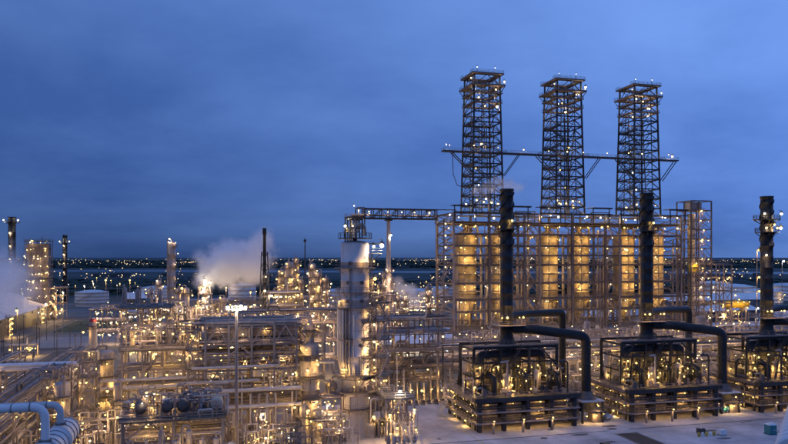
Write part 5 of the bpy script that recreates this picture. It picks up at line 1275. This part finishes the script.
x, y = GD(606, 450); truck(x, y, R(20), 'dark car on the paved yard by the asphalt road', 'carpaint', False)
# portable toilet
x, y = GD(770.5, 434)
pt = thing('portable_toilet', 'teal portable toilet with white roof standing alone on the yard', 'toilet', (x, y, 0))
MB().box(x - .95, x + .95, y - .8, y + .8, .12, 2.15).build('cabin', 'teal', pt)
MB().box(x - 1.05, x + 1.05, y - .9, y + .9, 0, .12).build('skid_base', 'dsteel', pt)
MB().add([(x-1.02,y-.88,2.15),(x+1.02,y-.88,2.15),(x+1.02,y+.88,2.15),(x-1.02,y+.88,2.15),(x-.7,y-.4,2.5),(x+.7,y-.4,2.5),(x+.7,y+.4,2.5),(x-.7,y+.4,2.5)], [(3,2,1,0),(4,5,6,7),(0,1,5,4),(1,2,6,5),(2,3,7,6),(3,0,4,7)]).build('roof', 'white', pt)
MB().box(x - .45, x + .45, y - .84, y - .803, .2, 2.0).build('door', 'teal', pt); MB().box(x + .25, x + .33, y - .88, y - .841, .95, 1.15).build('latch', 'white', pt)
# drums, crates and barriers by the road
gx, gy = GD(708, 436)
for k in range(5):
    xx = gx - 2.4 + k * 1.0; b = tag(MB().lathe((xx, gy, 0), [(.3, 0), (.3, .3), (.32, .32), (.3, .34), (.3, .6), (.32, .62), (.3, .64), (.3, .9), (.27, .9), (.27, .87)], 12).build('steel_barrel', 'white' if k % 2 else 'yellow', loc=(xx, gy, 0)), 'pale barrel standing in the small row on the open yard' if k % 2 else 'yellow barrel standing in the small row on the open yard', 'barrel', 'barrels in a row on the yard')
cr = thing('pallet_crate', 'white crate on a pallet beside the row of barrels', 'crate', (gx + 3.6, gy, 0))
MB().box(gx + 2.9, gx + 4.5, gy - .6, gy + .6, .16, 1.2).build('box', 'white', cr)
for s in (-.5, 0, .5): MB().box(gx + 2.85, gx + 4.55, gy + s - .08, gy + s + .08, 0, .155).build('pallet_runner', 'rust', cr)
tk = thing('water_tote', 'low dark tank with frame behind the row of barrels', 'tote', (gx - .2, gy + 2, 0))
MB().box(gx - 1, gx + .6, gy + 1.5, gy + 2.6, .15, 1.25).build('tote_tank', 'dsteel', tk); MB().lathe((gx - .2, gy + 2, 1.25), [(.25, 0), (.25, .12), (.05, .14)], 10).build('cap', 'white', tk)
x, y = GD(724, 413); hdrum('skid_tank', 'small teal tank on the ground under the end heater walkway', 'tank', x, y, 1.0, .7, 1.8, 'x', 'teal', zb=0)

# ================================================================ CLOSE PIPES AND DRUMS
nx_, zc = -10.6, 26.9
nd = hdrum('banded_drum', 'horizontal banded drum fed by two bent pale blue pipes', 'drum', nx_, 49.5, zc, .95, 14.0, 'y', 'bluewhite', zb=25.6, nozzle=False)
for y in lin(43.2, 56.2, 13): MB().lathe((nx_, y, zc), [(.955, -.05), (.985, -.045), (.985, .045), (.955, .05)], 28, 'y').build('band', 'steel', nd)
pf = thing('drum_support', 'tall steel frame carrying the horizontal banded drum', 'steel frame', (nx_, 49.5, 0))
frame(pf, [nx_ - 2, nx_ + 1.1], [43.5, 49.5, 55.5], [6, 12, 18, 25.2], .35, .3, 'galv', brace=[('y', 0, 0, i, 'x') for i in range(4)])
deck(pf, nx_ - 2.2, nx_ + 1.3, 43, 56, 25.58, 'grate', False)
for k, (y, zt, r_) in enumerate(((49.5, 30.1, .27), (54.2, 29.3, .25))):
    t = thing('bent_pipe', ('thick pale blue pipe bending down into the closer part of the banded drum', 'pale blue pipe bending down into the end of the banded drum')[k], 'pipe', (nx_, y, zc))
    pipe(t, [(nx_ - 26, y, zt), (nx_, y, zt), (nx_, y, zc + .85)], r_, 'bluewhite', .85, 18)
    MB().lathe((nx_, y, 0), [(r_ + .01, zc + .92), (r_ + .14, zc + .93), (r_ + .14, zc + 1.05), (r_ + .01, zc + 1.06)], 18).build('flange', 'steel', t)
    for q in [.9 + 1.1 * i for i in range(22)]: MB().tube([(nx_ - q - .04, y, zt), (nx_ - q + .04, y, zt)], r_ + .018, 18).build('lagging_band', 'galv', t)
    for q in (8, 16, 24): bar(t, 'hanger', (nx_ - q, y, 0), (nx_ - q, y, zt - r_), .3, 'galv')
# banded duct at the other side of the yard
A_ = Vector((*W(795, 38), 28.9)); B_ = Vector((*W(809, 54), 29.2))
be = thing('banded_duct', 'big pale blue quilted duct with hoop bands beside the yard', 'duct', (A_.x, A_.y, 0))
pts, rad = [], []; nseg = 18
for k in range(nseg):
    for q, r_ in ((0, .98), (.12, 1.05), (.35, 1.1), (.65, 1.1), (.88, 1.05)): pts.append(A_.lerp(B_, (k + q) / nseg)); rad.append(r_)
MB().tube(pts, rad, 28).build('duct', 'bluewhite', be)
dv = (B_ - A_).normalized() * .06
for k in range(1, nseg): p = A_.lerp(B_, k / nseg); MB().tube([p - dv, p + dv], 1.04, 28).build('band', 'steel', be)
for f in (.15, .5, .85):
    p = A_.lerp(B_, f); bar(be, 'support', (p.x, p.y, 0), (p.x, p.y, p.z - 1.2), .5, 'galv'); MB().box(p.x - 1.2, p.x + 1.2, p.y - .4, p.y + .4, p.z - 1.6, p.z - 1.0).build('cradle', 'steel', be)

# ================================================================ STEAM
def steam_mat(name, dens, scale, color=(0.985, 0.98, 0.985)):
    m = bpy.data.materials.new(name); m.use_nodes = True
    n = m.node_tree.nodes; l = m.node_tree.links; n.clear()
    g = n.new('ShaderNodeNewGeometry'); t = n.new('ShaderNodeTexNoise'); t.inputs['Scale'].default_value = scale; t.inputs['Detail'].default_value = 4; t.inputs['Roughness'].default_value = .6
    l.new(g.outputs['Position'], t.inputs['Vector'])
    tc_ = n.new('ShaderNodeTexCoord'); ln = n.new('ShaderNodeVectorMath'); ln.operation = 'LENGTH'; l.new(tc_.outputs['Object'], ln.inputs[0])
    # the puff thins out toward its rim, eaten away by the noise
    f = n.new('ShaderNodeMath'); f.operation = 'SUBTRACT'; f.inputs[0].default_value = 1.0; l.new(ln.outputs['Value'], f.inputs[1])
    a = n.new('ShaderNodeMath'); a.operation = 'MULTIPLY_ADD'; l.new(t.outputs['Fac'], a.inputs[0]); a.inputs[1].default_value = 2.8; a.inputs[2].default_value = -1.5
    b = n.new('ShaderNodeMath'); b.operation = 'ADD'; l.new(f.outputs[0], b.inputs[0]); l.new(a.outputs[0], b.inputs[1])
    r = n.new('ShaderNodeMapRange'); r.inputs['From Min'].default_value = .05; r.inputs['From Max'].default_value = .6; r.inputs['To Min'].default_value = 0.0; r.inputs['To Max'].default_value = dens
    l.new(b.outputs[0], r.inputs[0])
    lim = n.new('ShaderNodeMath'); lim.operation = 'MULTIPLY'; l.new(r.outputs[0], lim.inputs[0])
    rim = n.new('ShaderNodeMapRange'); rim.inputs['From Min'].default_value = 0.0; rim.inputs['From Max'].default_value = .55; l.new(f.outputs[0], rim.inputs[0]); l.new(rim.outputs[0], lim.inputs[1])
    v = n.new('ShaderNodeVolumePrincipled'); v.inputs['Color'].default_value = (*color, 1); v.inputs['Anisotropy'].default_value = .1
    l.new(lim.outputs[0], v.inputs['Density'])
    o = n.new('ShaderNodeOutputMaterial'); l.new(v.outputs[0], o.inputs['Volume']); M[name] = m
PUFF = {}
def plume(name, label, blobs, m, sx=1.25):
    """a cloud of overlapping soft puffs given as (x, y, z, r)"""
    x, y, z, r = blobs[0]
    t = thing(name, label, 'steam', (x, y, z)); t['kind'] = 'stuff'
    if m not in PUFF:
        bm = bmesh.new(); bmesh.ops.create_icosphere(bm, subdivisions=3, radius=1.0)
        me = bpy.data.meshes.new('puff'); bm.to_mesh(me); bm.free(); me.materials.append(M[m]); PUFF[m] = me
    for (x, y, z, r) in blobs: inst('puff', PUFF[m], Matrix.Translation((x, y, z)) @ Matrix.Diagonal((r * sx, r * sx, r, 1)), t)
    return t
def blobs(d, k, lst):
    o = []
    for px, py, r in lst:
        x, y = W(px, d); o.append((x, y, ZP(py, x, y), r * k))
    return o
steam_mat('steam', .12, .13); steam_mat('steam_thin', .028, .05); steam_mat('steam_wisp', .10, .25)
plume('steam_cloud', 'broad white steam cloud drifting from the tapering lamp-covered tower', blobs(296, 1.5, ((204, 282, 3.2), (208, 278, 4.6), (215, 271, 6.5), (224, 263, 8.5), (234, 261, 8), (244, 263, 8), (253, 256, 7), (259, 246, 5.5), (262, 236, 4), (240, 271, 6.5), (226, 274, 6), (212, 262, 5), (250, 268, 6), (228, 252, 5))), 'steam')
plume('steam_cloud', 'small white steam puff below the truss bridge', blobs(310, 1.5, ((417, 304, 2.2), (414, 299, 3), (408, 292, 3.6), (402, 288, 3), (411, 288, 2.6), (399, 281, 2))), 'steam')
plume('steam_cloud', 'wide thin steam bank in front of the thick black chimney', blobs(360, 1.3, ((-24, 282, 22), (-4, 286, 17), (14, 289, 13), (28, 294, 8), (-14, 270, 16), (4, 276, 13))), 'steam_thin')
plume('steam_cloud', 'faint steam wisp around the foot of a lattice tower by a black stack', blobs(287, 1.4, ((484, 192, 2.0), (490, 187, 2.8), (498, 184, 3.4), (508, 185, 3.2), (476, 190, 2.2), (518, 187, 2.6))), 'steam_wisp')
